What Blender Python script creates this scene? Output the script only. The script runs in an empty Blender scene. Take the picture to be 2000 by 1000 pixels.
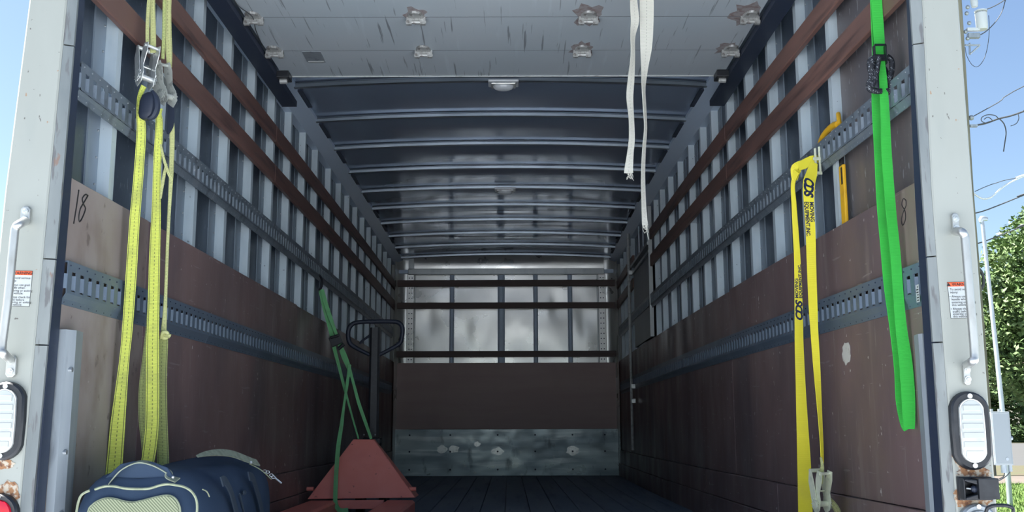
import bpy, math, random
from mathutils import Vector, Matrix
random.seed(7)
PI = math.pi
COL = bpy.context.scene.collection
# ------------------------------------------------------------------ camera
CAM = Vector((.0237, 0, .5013)); FPX = 1996.0
def _rot(yaw, pit, roll):
    cy, sy, cp, sp, cr, sr = math.cos(yaw), math.sin(yaw), math.cos(pit), math.sin(pit), math.cos(roll), math.sin(roll)
    fwd = Vector((sy*cp, cy*cp, sp)); right = Vector((cy, -sy, 0)); up = right.cross(fwd)
    return right*cr + up*sr, -right*sr + up*cr, fwd
CR, CU, CF = _rot(.0036, .1663, -.0033)
cd = bpy.data.cameras.new('camera'); cam = bpy.data.objects.new('camera', cd); COL.objects.link(cam)
cd.sensor_width = 36; cd.lens = FPX/2000*36; cd.clip_start = .05; cd.clip_end = 1000
m = Matrix((CR, CU, -CF)).transposed().to_4x4(); m.translation = CAM
cam.matrix_world = m
bpy.context.scene.camera = cam
# ------------------------------------------------------------------ light
sc = bpy.context.scene
sc.view_settings.view_transform = 'Standard'; sc.view_settings.look = 'None'
sc.view_settings.gamma = 1; sc.view_settings.use_curve_mapping = False
sc.view_settings.exposure = 1.0
w = bpy.data.worlds.new('sky'); sc.world = w; w.use_nodes = True
nt = w.node_tree; nt.nodes.clear()
sky = nt.nodes.new('ShaderNodeTexSky'); sky.sky_type = 'NISHITA'; sky.sun_disc = False
SUN_EL, SUN_AZ = math.radians(56), math.radians(-78)      # high on the left, a little ahead of the truck
sky.sun_elevation = SUN_EL; sky.sun_rotation = SUN_AZ; sky.air_density = 1.0; sky.dust_density = 1.0; sky.ozone_density = 2.0
bg = nt.nodes.new('ShaderNodeBackground'); bg.inputs[1].default_value = .107
wo = nt.nodes.new('ShaderNodeOutputWorld')
nt.links.new(sky.outputs[0], bg.inputs[0]); nt.links.new(bg.outputs[0], wo.inputs[0])
sd = bpy.data.lights.new('sun', 'SUN'); sd.energy = 12.5; sd.angle = .012; sd.color = (1, .97, .93)
so = bpy.data.objects.new('sun', sd); COL.objects.link(so)
sdir = Vector((math.sin(SUN_AZ)*math.cos(SUN_EL), math.cos(SUN_AZ)*math.cos(SUN_EL), math.sin(SUN_EL)))
so.rotation_euler = sdir.to_track_quat('Z', 'Y').to_euler(); so.location = (-10, 10, 20)

# ------------------------------------------------------------------ helpers
def hw(y, s):                                             # the side walls bow inwards a little at mid length
    u = min(max((y-2.8)/8.2, 0), 1)
    return 1.2 - (.0186 if s < 0 else .0513)*4*u*(1-u)
def ray(u, v): return CR*((u-1000)/FPX) - CU*((v-500)/FPX) + CF
def at(u, v, y=None, x=None, z=None, wall=None, off=0.0):   # survey point of the photograph at a known plane
    d = ray(u, v)
    if wall:
        wd = 1.2
        for _ in range(6):
            t = (wall*(wd+off)-CAM.x)/d.x; wd = hw((CAM+d*t).y, wall)
    elif x is not None: t = (x-CAM.x)/d.x
    elif z is not None: t = (z-CAM.z)/d.z
    else: t = (y-CAM.y)/d.y
    return CAM + d*t
def tag(o, label=None, cat=None, group=None, kind=None):
    if label: o['label'] = label
    if cat: o['category'] = cat
    if group: o['group'] = group
    if kind: o['kind'] = kind
    return o
def empty(name, loc, rot=(0, 0, 0), **k):
    o = bpy.data.objects.new(name, None); COL.objects.link(o); o.location = loc; o.rotation_euler = rot
    o.empty_display_size = .1
    return tag(o, **k)
def wloc(o):
    p = Vector((0, 0, 0))
    while o: p += Vector(o.location); o = o.parent
    return p
def dup(o, loc=None, parent=None):
    c = o.copy(); COL.objects.link(c); c.parent = parent
    if loc is not None: c.location = loc
    for ch in list(o.children): dup(ch, None, c)
    return c
def warp(s):
    def fn(p): return Vector((s*(abs(p.x)-1.2+hw(p.y, s)), p.y, p.z))
    return fn
class MB:
    def __init__(self): self.v = []; self.f = []; self.uv = {}
    def add(self, vs, fs):
        n = len(self.v); self.v += [Vector(p) for p in vs]; self.f += [tuple(i+n for i in f) for f in fs]; return n
    def box(self, x0, x1, y0, y1, z0, z1, ny=1, R=None, c=None):
        vs = []; fs = []
        for i in range(ny+1):
            y = y0+(y1-y0)*i/ny
            vs += [(x0, y, z0), (x1, y, z0), (x1, y, z1), (x0, y, z1)]
        for i in range(ny):
            a = i*4
            for k in range(4): fs.append((a+k, a+(k+1) % 4, a+4+(k+1) % 4, a+4+k))
        fs.append((3, 2, 1, 0)); e = ny*4; fs.append((e, e+1, e+2, e+3))
        if R is not None: vs = [R @ Vector(p) + Vector(c) for p in vs]
        self.add(vs, fs); return self
    def loft(self, rings, caps=True, closed=False):
        n = len(rings[0]); vs = [p for r in rings for p in r]; fs = []
        m_ = len(rings)
        for i in range(m_ if closed else m_-1):
            a = i*n; b = ((i+1) % m_)*n
            for k in range(n): fs.append((a+k, a+(k+1) % n, b+(k+1) % n, b+k))
        if caps and not closed:
            fs.append(tuple(reversed(range(n)))); fs.append(tuple((m_-1)*n+k for k in range(n)))
        return self.add(vs, fs)
    def prism(self, poly, axis, a0, a1, n=1):
        rings = []
        for i in range(n+1):
            a = a0+(a1-a0)*i/n
            if axis == 'x': rings.append([(a, p, q) for p, q in poly])
            elif axis == 'y': rings.append([(p, a, q) for p, q in poly])
            else: rings.append([(p, q, a) for p, q in poly])
        self.loft(rings); return self
    def tube(self, pts, r, n=8, closed=False, sub=0):
        pts = [Vector(p) for p in pts]
        rr = r if isinstance(r, (list, tuple)) else [r]*len(pts)
        if sub: pts, rr = cat(pts, rr, sub, closed)
        N = len(pts); rings = []; prev = None
        for i, p in enumerate(pts):
            a = pts[i-1] if (i > 0 or closed) else p
            b = pts[(i+1) % N] if (i < N-1 or closed) else p
            t = (b-a).normalized()
            if prev is None: prev = t.orthogonal().normalized()
            prev = (prev - t*prev.dot(t)).normalized(); q = t.cross(prev)
            rings.append([p + (prev*math.cos(2*PI*k/n) + q*math.sin(2*PI*k/n))*rr[i] for k in range(n)])
        self.loft(rings, closed=closed); return self
    def cyl(self, p0, p1, r0, r1=None, n=16):
        return self.tube([p0, p1], [r0, r0 if r1 is None else r1], n)
    def ball(self, c, r, n=8, m_=5, s=(1, 1, 1)):
        c = Vector(c); rings = []
        for i in range(1, m_):
            th = PI*i/m_
            rings.append([c+Vector((r*s[0]*math.sin(th)*math.cos(2*PI*k/n), r*s[1]*math.sin(th)*math.sin(2*PI*k/n), r*s[2]*math.cos(th))) for k in range(n)])
        self.loft(rings); return self
    def ribbon(self, pts, ws, ns, th=.0025, sub=6, seg=3, curl=0.0):
        """a strap: centre points, widths, face normals; keeps u across and v along"""
        pts = [Vector(p) for p in pts]; ns = [Vector(q) for q in ns]
        P, W = cat(pts, ws, sub); _, N = cat(pts, ns, sub)
        L = 0; rows = []; self.path = []
        for i, p in enumerate(P):
            if i: L += (p-P[i-1]).length
            t = (P[min(i+1, len(P)-1)]-P[max(i-1, 0)]).normalized()
            n_ = (N[i]-t*N[i].dot(t)).normalized(); s = t.cross(n_)
            self.path.append((p, s, n_, W[i], L))
            ring = []
            for k in range(seg+1):
                a = k/seg-.5; ring.append(p+s*(a*W[i])+n_*(th/2+curl*W[i]*(1-4*a*a)))
            for k in range(seg, -1, -1):
                a = k/seg-.5; ring.append(p+s*(a*W[i])+n_*(-th/2+curl*W[i]*(1-4*a*a)))
            rows.append(ring)
        b = self.loft(rows); nn = 2*(seg+1)
        for i in range(len(P)):
            for k in range(seg+1):
                self.uv[b+i*nn+k] = (k/seg, self.path[i][4]); self.uv[b+i*nn+nn-1-k] = (k/seg, self.path[i][4])
        return self
    def build(self, name, mat, parent=None, smooth=False, bevel=0, fn=None, local=False, label=None, cat=None, group=None, kind=None, bseg=2):
        vs = self.v
        if fn: vs = [fn(p) for p in vs]
        if parent is not None: off = Vector((0, 0, 0)) if local else wloc(parent)
        else:
            xs = [p.x for p in vs]; ys = [p.y for p in vs]; zs = [p.z for p in vs]
            off = Vector(((min(xs)+max(xs))/2, (min(ys)+max(ys))/2, min(zs)))
        me = bpy.data.meshes.new(name); me.from_pydata([p-off for p in vs], [], self.f); me.update()
        if self.uv:
            ul = me.uv_layers.new(name='uv')
            for l in me.loops: ul.data[l.index].uv = self.uv.get(l.vertex_index, (0, 0))
        o = bpy.data.objects.new(name, me); COL.objects.link(o)
        if parent is not None: o.parent = parent
        else: o.location = off
        me.materials.append(mat)
        if smooth:
            for p in me.polygons: p.use_smooth = True
            try: me.set_sharp_from_angle(angle=math.radians(40))
            except Exception: pass
        if bevel:
            b = o.modifiers.new('bevel', 'BEVEL'); b.width = bevel; b.segments = bseg; b.limit_method = 'ANGLE'; b.angle_limit = math.radians(35)
        return tag(o, label, cat, group, kind)
def cat(pts, vals, sub, closed=False):
    n = len(pts); P = []; V = []
    def g(a, i): return a[i % n] if closed else a[min(max(i, 0), n-1)]
    for i in range(n if closed else n-1):
        for j in range(sub):
            t = j/sub
            def cr(a):
                p0, p1, p2, p3 = g(a, i-1), g(a, i), g(a, i+1), g(a, i+2)
                return (p1*2 + (p2-p0)*t + (p0*2-p1*5+p2*4-p3)*(t*t) + (p1*3-p0-p2*3+p3)*(t*t*t))*.5
            P.append(cr(pts)); V.append(cr(vals))
    if not closed: P.append(pts[-1]); V.append(vals[-1])
    return P, V
def text_shape(s, size, shear=0, bold=0.0, extrude=0.0, align='LEFT', sp=1.0):
    c = bpy.data.curves.new('t', 'FONT'); c.body = s; c.size = size; c.shear = shear; c.offset = bold; c.extrude = extrude
    c.align_x = align; c.resolution_u = 3; c.space_character = sp
    o = bpy.data.objects.new('t', c); COL.objects.link(o)
    me = bpy.data.meshes.new_from_object(o.evaluated_get(bpy.context.evaluated_depsgraph_get()))
    vs = [v.co.copy() for v in me.vertices]; fs = [tuple(p.vertices) for p in me.polygons]
    bpy.data.objects.remove(o); bpy.data.curves.remove(c); bpy.data.meshes.remove(me)
    return vs, fs
# ------------------------------------------------------------------ materials
def mat(name, base, rough=.5, metal=0.0, layers=(), bump=None, coords='Object', spec=.5, rlayer=None, trans=0, coat=0, edit=None):
    """layers: (colour, (sx,sy,sz), lo, hi, strength[, detail]) noise masks mixed one over the other"""
    m_ = bpy.data.materials.new(name); m_.use_nodes = True; t = m_.node_tree; L = t.links
    b = t.nodes['Principled BSDF']; b.inputs['Roughness'].default_value = rough; b.inputs['Metallic'].default_value = metal
    b.inputs['Specular IOR Level'].default_value = spec; b.inputs['Transmission Weight'].default_value = trans
    b.inputs['Coat Weight'].default_value = coat
    b.inputs['Base Color'].default_value = (*base, 1)
    tc = t.nodes.new('ShaderNodeTexCoord'); src = tc.outputs[coords]
    def noise(scale, lo, hi, detail=4, seed=0):
        mp = t.nodes.new('ShaderNodeMapping'); mp.inputs['Scale'].default_value = scale; mp.inputs['Location'].default_value = (seed*3.7, seed*1.3, seed*2.1)
        L.new(src, mp.inputs[0]); n = t.nodes.new('ShaderNodeTexNoise'); n.inputs['Scale'].default_value = 1; n.inputs['Detail'].default_value = detail
        L.new(mp.outputs[0], n.inputs[0])
        if lo is None: return n.outputs[0]
        r = t.nodes.new('ShaderNodeMapRange'); r.inputs[1].default_value = lo; r.inputs[2].default_value = hi; L.new(n.outputs[0], r.inputs[0])
        return r.outputs[0]
    cur = None
    for i, ly in enumerate(layers):
        colr, scl, lo, hi, st = ly[:5]; det = ly[5] if len(ly) > 5 else 4
        f = noise(scl, lo, hi, det, i)
        mu = t.nodes.new('ShaderNodeMath'); mu.operation = 'MULTIPLY'; mu.inputs[1].default_value = st; mu.use_clamp = True; L.new(f, mu.inputs[0])
        mx = t.nodes.new('ShaderNodeMix'); mx.data_type = 'RGBA'; L.new(mu.outputs[0], mx.inputs['Factor'])
        if cur is None: mx.inputs['A'].default_value = (*base, 1)
        else: L.new(cur, mx.inputs['A'])
        mx.inputs['B'].default_value = (*colr, 1); cur = mx.outputs['Result']
    if cur is not None: L.new(cur, b.inputs['Base Color'])
    if rlayer:
        scl, lo, hi = rlayer; f = noise(scl, .3, .7, 4, 9); r = t.nodes.new('ShaderNodeMapRange')
        r.inputs[3].default_value = lo; r.inputs[4].default_value = hi; L.new(f, r.inputs[0]); L.new(r.outputs[0], b.inputs['Roughness'])
    if bump:
        scl, st, dist = bump[:3]; f = noise(scl, None, None, bump[3] if len(bump) > 3 else 4, 5); bp = t.nodes.new('ShaderNodeBump')
        bp.inputs['Strength'].default_value = st; bp.inputs['Distance'].default_value = dist
        L.new(f, bp.inputs['Height']); L.new(bp.outputs[0], b.inputs['Normal'])
    if edit: edit(t, b, cur, src, noise)
    return m_
def webbing(name, base, dark, edge=True, rib=260, stitch=True, dirt=(.2, .2, .12)):
    """woven strap: ribs across, stitch lines along"""
    def ed(t, b, cur, src, noise):
        L = t.links; uv = t.nodes.new('ShaderNodeUVMap'); sp = t.nodes.new('ShaderNodeSeparateXYZ'); L.new(uv.outputs[0], sp.inputs[0])
        def mth(op, a, b_=None, c_=None):
            n = t.nodes.new('ShaderNodeMath'); n.operation = op
            for i, q in enumerate((a, b_, c_)):
                if q is None: continue
                if isinstance(q, (int, float)): n.inputs[i].default_value = q
                else: L.new(q, n.inputs[i])
            return n.outputs[0]
        U, V = sp.outputs[0], sp.outputs[1]
        rb = mth('SINE', mth('MULTIPLY', V, rib*2*PI))
        col = cur
        fac = mth('MULTIPLY', mth('GREATER_THAN', rb, .55), .35)
        if edge:
            for c0, w_ in ((.1, .03), (.9, .03)):
                e = mth('LESS_THAN', mth('ABSOLUTE', mth('SUBTRACT', U, c0)), w_); fac = mth('MAXIMUM', fac, mth('MULTIPLY', e, .8))
        if stitch:
            e = mth('LESS_THAN', mth('ABSOLUTE', mth('SUBTRACT', U, .5)), .03); d = mth('GREATER_THAN', mth('SINE', mth('MULTIPLY', V, 160*2*PI/2)), 0)
            fac = mth('MAXIMUM', fac, mth('MULTIPLY', mth('MULTIPLY', e, d), .75))
        mx = t.nodes.new('ShaderNodeMix'); mx.data_type = 'RGBA'; L.new(fac, mx.inputs['Factor'])
        L.new(col, mx.inputs['A']); mx.inputs['B'].default_value = (*dark, 1); L.new(mx.outputs['Result'], b.inputs['Base Color'])
        bp = t.nodes.new('ShaderNodeBump'); bp.inputs['Strength'].default_value = .5; bp.inputs['Distance'].default_value = .001
        L.new(rb, bp.inputs['Height']); L.new(bp.outputs[0], b.inputs['Normal'])
    return mat(name, base, .75, layers=[(dirt, (14, 14, 9), .5, .75, .5)], edit=ed, spec=.3)
SP = (1, 1, 1)
M = {}
M['skin'] = mat('dark wall skin metal', (.075, .105, .15), .38, .45, [((.12, .15, .19), (3, 3, 1), .4, .7, .7), ((.30, .34, .38), (70, 70, 26), .66, .70, .6), ((.02, .03, .045), (5, 5, 2), .5, .7, .5)], bump=((60, 60, 20), .15, .002))
M['liner'] = mat('brown grey spattered liner', (.11, .105, .115), .45, .1, [((.17, .14, .13), (3, 3, 1), .42, .66, .8), ((.05, .055, .07), (6, 6, 2), .5, .7, .6), ((.34, .35, .36), (70, 70, 18), .64, .68, .7)])
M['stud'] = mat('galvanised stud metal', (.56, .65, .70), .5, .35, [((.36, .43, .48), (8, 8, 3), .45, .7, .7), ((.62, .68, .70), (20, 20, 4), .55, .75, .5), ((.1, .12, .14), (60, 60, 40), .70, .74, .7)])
M['studdark'] = mat('shaded stud flange metal', (.22, .27, .32), .55, .3, [((.14, .175, .21), (8, 8, 3), .45, .7, .7)])  # darker copy of the stud metal, its shade put into the colour
M['rivet'] = mat('rivet metal', (.35, .38, .4), .45, .7)
PLY = [((.235, .155, .145), (1.6, 1.6, .9), .4, .65, .8), ((.11, .085, .095), (2.2, 2.2, 1.1), .5, .72, .75), ((.26, .21, .185), (14, 14, 1.2), .58, .72, .45), ((.34, .30, .28), (3, 5, 60), .665, .70, .45), ((.58, .54, .5), (34, 34, 26), .705, .72, .85), ((.28, .24, .22), (60, 60, 5), .64, .69, .45), ((.26, .22, .2), (3, 3, .9), .60, .74, .5)]
M['ply'] = mat('dark brown film faced plywood', (.175, .118, .115), .42, 0, PLY, bump=((30, 30, 8), .12, .002), rlayer=((4, 4, 2), .3, .6), spec=.45)
M['plyold'] = mat('worn grey brown plywood', (.25, .205, .185), .62, 0, [((.31, .27, .25), (2.5, 2.5, 2.5), .4, .6, .85), ((.15, .105, .09), (5, 5, 3), .52, .72, .8), ((.07, .045, .045), (7, 24, 18), .64, .70, .55), ((.45, .42, .38), (30, 30, 30), .72, .75, .5)], bump=((25, 25, 10), .2, .003))
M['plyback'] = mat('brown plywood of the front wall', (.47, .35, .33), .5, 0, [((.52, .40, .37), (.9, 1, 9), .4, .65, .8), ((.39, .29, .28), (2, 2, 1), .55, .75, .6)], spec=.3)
M['slat'] = mat('reddish brown wood slat', (.13, .07, .058), .55, 0, [((.19, .10, .08), (9, 1.2, 9), .45, .65, .8), ((.04, .024, .024), (30, 2, 30), .55, .7, .7)], bump=((60, 3, 60), .2, .002))
M['slatback'] = mat('dark brown wood rail', (.10, .07, .065), .55, 0, [((.09, .055, .045), (1.5, 9, 30), .45, .65, .8)])
M['track'] = mat('blue grey painted track steel', (.115, .155, .205), .42, .2, [((.17, .22, .275), (6, 6, 6), .5, .7, .6), ((.3, .33, .36), (50, 50, 50), .72, .76, .5)])
M['trackup'] = mat('weathered galvanised track steel', (.15, .185, .22), .5, .3, [((.22, .25, .28), (9, 9, 9), .5, .68, .6), ((.05, .06, .075), (20, 20, 14), .55, .7, .6), ((.42, .45, .48), (50, 50, 50), .70, .74, .5)])
M['roof'] = mat('dark glossy roof sheet', (.33, .41, .54), .15, .5, [((.28, .35, .47), (1.2, 1.2, 1), .45, .65, .7)], rlayer=((2, 2, 2), .08, .20))
M['bow'] = mat('galvanised roof bow steel', (.24, .28, .32), .33, .7, [((.15, .18, .21), (4, 9, 9), .45, .7, .7)])
M['rail'] = mat('grey roof rail metal', (.50, .61, .74), .45, .1, [((.56, .66, .78), (6, 2, 6), .45, .7, .7)])
M['door'] = mat('grey white overhead door paint', (.42, .47, .50), .42, 0, [((.38, .45, .49), (1.4, 2, 2), .4, .65, .7), ((.12, .13, .14), (70, 2.2, 6), .645, .675, .7, 3), ((.52, .60, .64), (30, 2, 6), .6, .7, .3)], bump=((3, 3, 3), .08, .01))
M['jointshade'] = mat('grey joint shade', (.12, .13, .14), .7)
M['hinge'] = mat('dirty zinc hinge', (.36, .37, .36), .45, .4, [((.16, .15, .14), (60, 60, 60), .5, .62, .85), ((.6, .6, .58), (40, 40, 40), .6, .7, .7)])
M['hinge2'] = mat('pale zinc', (.48, .50, .46), .4, .4, [((.2, .21, .2), (60, 60, 60), .5, .62, .6)])
def rusty(t, b, cur, src, noise): pass
M['paint'] = mat('chipped white body paint', (.325, .34, .305), .38, 0, [((.275, .285, .25), (4, 4, 1.2), .42, .65, .7), ((.28, .30, .27), (12, 12, 3), .6, .75, .5), ((.10, .09, .08), (70, 70, 55), .715, .725, .85), ((.30, .17, .09), (40, 40, 30), .735, .75, .8)], bump=((40, 40, 20), .08, .002))
M['paintlip'] = mat('scuffed post edge paint', (.16, .18, .18), .5, .1, [((.25, .27, .26), (10, 10, 2.5), .4, .6, .8), ((.13, .13, .13), (60, 60, 9), .58, .64, .9), ((.22, .12, .08), (30, 30, 12), .68, .72, .7)])
M['rust'] = mat('rust streaked paint', (.30, .15, .07), .8, 0, [((.5, .45, .36), (60, 60, 60), .48, .56, .9), ((.12, .05, .03), (70, 70, 70), .55, .62, .8)])
M['seal'] = mat('black door seal rubber', (.020, .030, .055), .5, 0, [((.03, .04, .06), (20, 20, 60), .5, .7, .6)])
M['galv'] = mat('galvanised angle iron', (.30, .34, .37), .5, .5, [((.42, .46, .48), (12, 12, 2), .45, .65, .7), ((.16, .18, .2), (30, 30, 4), .58, .7, .7)])
M['alu'] = mat('bright aluminium sheet', (.78, .79, .76), .3, .7, [((.68, .70, .68), (3, 3, 2), .4, .6, .7), ((.88, .88, .84), (1.5, 1, 1.2), .5, .7, .6)], bump=((1.8, 1, 2.4), .15, .06, 1), rlayer=((3, 3, 3), .22, .4))
M['aluplain'] = mat('plain dull aluminium', (.40, .43, .43), .42, .7, [((.25, .28, .29), (9, 9, 3), .5, .7, .6)])
M['plate'] = mat('scuffed steel kick plate', (.50, .58, .58), .38, .4, [((.26, .33, .36), (1.2, 1, 7), .42, .6, .85), ((.75, .8, .78), (1.6, 1, 16), .56, .68, .8), ((.62, .64, .58), (7, 5, 9), .67, .73, .8), ((.06, .08, .09), (10, 10, 5), .6, .72, .6)], rlayer=((5, 5, 9), .25, .55))
M['floor'] = mat('dark worn floor board', (.18, .23, .30), .6, 0, [((.25, .29, .34), (6, .7, 4), .42, .65, .8), ((.11, .15, .2), (20, 1.2, 8), .55, .7, .7)], bump=((40, 2, 10), .25, .003), spec=.3)
M['dark'] = mat('dark blue grey panel', (.05, .065, .085), .45, .3, [((.08, .1, .12), (2, 2, 2), .45, .65, .7)])
M['black'] = mat('black plastic', (.012, .014, .018), .38, 0, [((.03, .034, .04), (30, 30, 30), .5, .7, .5)])
M['rubber'] = mat('dark navy rubber', (.018, .025, .045), .5)
M['chrome'] = mat('bright zinc steel', (.66, .68, .66), .28, .55, [((.35, .37, .36), (40, 40, 40), .5, .7, .6)])
M['zinc'] = mat('yellow zinc steel', (.78, .80, .60), .35, .3, [((.5, .53, .4), (50, 50, 50), .5, .7, .6)])
M['steel'] = mat('weathered handle steel', (.50, .51, .49), .36, .75, [((.36, .35, .32), (30, 30, 12), .5, .7, .6)])
M['lens'] = mat('clear lamp lens', (.46, .48, .46), .14, 0, coat=1)
M['redlens'] = mat('red lamp lens', (.55, .01, .03), .15, 0, coat=1)
M['red'] = mat('orange red pallet jack paint', (.80, .24, .19), .45, 0, [((.85, .30, .25), (5, 5, 5), .45, .65, .6), ((.14, .05, .045), (40, 40, 40), .68, .72, .8), ((.70, .20, .17), (3, 3, 6), .5, .7, .6)])
M['lime'] = webbing('lime yellow webbing', (.80, .86, .16), (.07, .10, .05))
M['limedull'] = webbing('dull lime webbing', (.42, .47, .17), (.10, .12, .07), rib=200)
M['limepale'] = webbing('faded yellow webbing', (.62, .64, .28), (.15, .16, .08))
M['yellow'] = webbing('yellow webbing', (1.0, .88, .06), (.9, .76, .05), edge=False, stitch=False, rib=420, dirt=(.85, .72, .1))
M['white'] = webbing('off white webbing', (.58, .57, .50), (.30, .30, .27), edge=False, rib=300, dirt=(.5, .48, .42))
M['green'] = webbing('bright green webbing', (.06, .62, .08), (.045, .46, .06), edge=False, stitch=False, rib=420, dirt=(.05, .40, .07))
M['greend'] = webbing('muted green webbing', (.22, .60, .26), (.05, .17, .07), edge=False, stitch=False, rib=300)
M['ink'] = mat('navy print ink', (.012, .02, .06), .6)
M['inkblack'] = mat('black print ink', (.015, .015, .015), .6)
M['bagcloth'] = mat('navy canvas', (.028, .05, .09), .8, 0, [((.038, .062, .105), (9, 9, 9), .42, .65, .8)], bump=((400, 400, 400), .2, .001), spec=.25)
M['bagstrap'] = mat('dark slate webbing', (.03, .045, .065), .75, 0, bump=((300, 300, 300), .3, .001))
def stripes(t, b, cur, src, noise):
    wv = t.nodes.new('ShaderNodeTexWave'); wv.inputs['Scale'].default_value = 75; wv.bands_direction = 'DIAGONAL'; t.links.new(src, wv.inputs[0])
    mx = t.nodes.new('ShaderNodeMix'); mx.data_type = 'RGBA'; t.links.new(wv.outputs['Fac'], mx.inputs['Factor'])
    mx.inputs['A'].default_value = (.10, .12, .07, 1); t.links.new(cur, mx.inputs['B']); t.links.new(mx.outputs['Result'], b.inputs['Base Color'])
M['olive'] = mat('olive ribbed cloth', (.32, .35, .22), .8, 0, [((.24, .27, .16), (9, 9, 9), .45, .65, .7)], edit=stripes)
M['piping'] = mat('olive piping', (.30, .33, .22), .75, 0, [((.22, .25, .16), (60, 60, 60), .45, .6, .8)])
M['handlecloth'] = mat('olive grey handle webbing', (.25, .28, .21), .8, 0, [((.18, .2, .15), (60, 60, 60), .45, .6, .8)])
M['yplastic'] = mat('yellow orange painted bar', (.75, .42, .02), .4, 0, [((.55, .28, .02), (20, 20, 20), .55, .7, .6)])
M['sticker'] = mat('white sticker', (.50, .53, .52), .45)
M['orange'] = mat('orange print', (.75, .12, .04), .5)
M['paper'] = mat('pale paper remnant', (.62, .60, .54), .85, 0, [((.45, .42, .36), (40, 40, 40), .5, .65, .7)])
M['brownstain'] = mat('brown rust stain on door', (.27, .25, .25), .75, 0, [((.16, .10, .09), (40, 40, 40), .45, .65, .7)])
M['grass'] = mat('sunlit lawn', (.085, .15, .03), .9, 0, [((.13, .19, .04), (2, 2, 2), .4, .6, .8), ((.06, .13, .02), (7, 7, 7), .5, .7, .7)], bump=((30, 30, 30), .6, .04))
M['verge'] = mat('dry leaf littered verge', (.075, .08, .035), .95, 0, [((.085, .065, .04), (3, 3, 3), .42, .6, .9)], bump=((30, 30, 30), .6, .04))
M['concrete'] = mat('pale sunlit concrete', (.52, .55, .59), .9, 0, [((.45, .48, .52), (.5, .5, .5), .4, .65, .8)])
M['tan'] = mat('tan sidewalk concrete', (.12, .098, .078), .9, 0, [((.105, .085, .068), (1, 1, 1), .4, .65, .8)])
M['asphalt'] = mat('pale asphalt', (.070, .070, .066), .9, 0, [((.06, .06, .06), (.3, 3, .3), .4, .65, .8)])
M['leaf'] = mat('green leaf', (.085, .15, .04), .65, 0, [((.15, .22, .07), (.8, .8, .8), .4, .6, .8), ((.035, .075, .025), (.6, .6, .6), .5, .65, .8)])
M['hedge'] = mat('hedge leaf', (.045, .09, .025), .7, 0, [((.08, .13, .035), (1.5, 1.5, 1.5), .4, .6, .8)])
M['bark'] = mat('bark', (.10, .075, .05), .9, 0, [((.05, .04, .03), (6, 6, 1), .45, .65, .8)])
M['polewood'] = mat('grey utility pole wood', (.20, .19, .14), .9, 0, [((.12, .12, .09), (8, 8, .6), .45, .65, .8)])
M['transf'] = mat('light grey transformer paint', (.50, .53, .54), .5)
M['box'] = mat('grey cabinet paint', (.24, .27, .28), .5, .1)
M['cable'] = mat('dark cable', (.05, .055, .06), .6)
M['cablelight'] = mat('pale cable', (.62, .66, .68), .5)
M['dome'] = mat('milky dome lamp plastic', (.62, .66, .68), .25, 0, coat=.5)
M['body'] = mat('white truck body', (.62, .65, .64), .5)

# ================================================================== ground outside
GZ = -1.0
def slab(name, mt, x0, x1, y0, y1, z0, z1, **k): return MB().box(x0, x1, y0, y1, z0, z1).build(name, mt, kind='structure', **k)
slab('ground', M['concrete'], -90, 90, -70, 17.6, GZ-.3, GZ)
slab('lawn', M['grass'], -90, 90, 17.6, 27.2, GZ-.3, GZ)
slab('sidewalk', M['tan'], -90, 90, 27.2, 31.2, GZ-.3, GZ+.02)
slab('verge', M['verge'], -90, 90, 31.2, 40, GZ-.3, GZ)
slab('road', M['asphalt'], -90, 90, 40, 92, GZ-.3, GZ-.02)
slab('far_ground', M['verge'], -150, 150, 92, 260, GZ-.3, GZ)
g = MB()
for i in range(9000):
    x = random.uniform(7.6, 14); y = random.uniform(17.7, 27.1); h = random.uniform(.04, .11); a = random.random()*PI
    dx, dy = .012*math.cos(a), .012*math.sin(a); lx, ly = random.uniform(-.04, .04), random.uniform(-.04, .04)
    g.add([(x-dx, y-dy, GZ), (x+dx, y+dy, GZ), (x+lx, y+ly, GZ+h)], [(0, 1, 2)])
g.build('grass', M['grass'], label='short green grass in front of the sidewalk', cat='grass', kind='stuff')

# ================================================================== truck body shell (outside)
shell = empty('truck_body', (0, 6.8, GZ), label='white box truck body seen from behind, its cargo bay open', cat='truck')
shell['kind'] = 'structure'
MB().box(-1.30, -1.262, 2.80, 11.1, -.16, 2.50).build('outer_side', M['body'], shell)
MB().box(1.262, 1.30, 2.80, 11.1, -.16, 2.50).build('outer_side', M['body'], shell)
MB().box(-1.30, 1.30, 2.74, 11.1, 2.50, 2.54).build('outer_roof', M['body'], shell)
MB().box(-1.30, 1.30, 11.04, 11.1, -.16, 2.50).build('outer_front', M['body'], shell)
MB().box(-1.30, 1.30, 2.66, 11.1, -.22, -.05).build('bed_frame', M['dark'], shell)
MB().box(-1.30, 1.30, 2.66, 2.80, 2.36, 2.54).build('header', M['paint'], shell, bevel=.01)
for s in (-1, 1):
    for y in (9.2, 10.1):
        MB().cyl((s*.75, y, -.55), (s*1.1, y, -.55), .45, n=24).build('wheel', M['black'], shell)
MB().box(-.45, .45, 2.8, 11, -.55, -.23).build('chassis', M['dark'], shell)

# ================================================================== floor
fl = empty('floor', (0, 6.8, 0), kind='structure')
MB().box(-1.24, 1.24, 2.72, 11.03, -.05, -.02).build('subfloor', M['dark'], fl)
n = 16; bw = 2.44/n
for i in range(n):
    x0 = -1.22+bw*i; dz = random.uniform(-.002, .001)
    MB().box(x0+.0025, x0+bw-.0025, 2.73, 11.0, -.02, dz, ny=1).build('floor_board', M['floor'], fl, bevel=.002, bseg=1)

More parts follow.
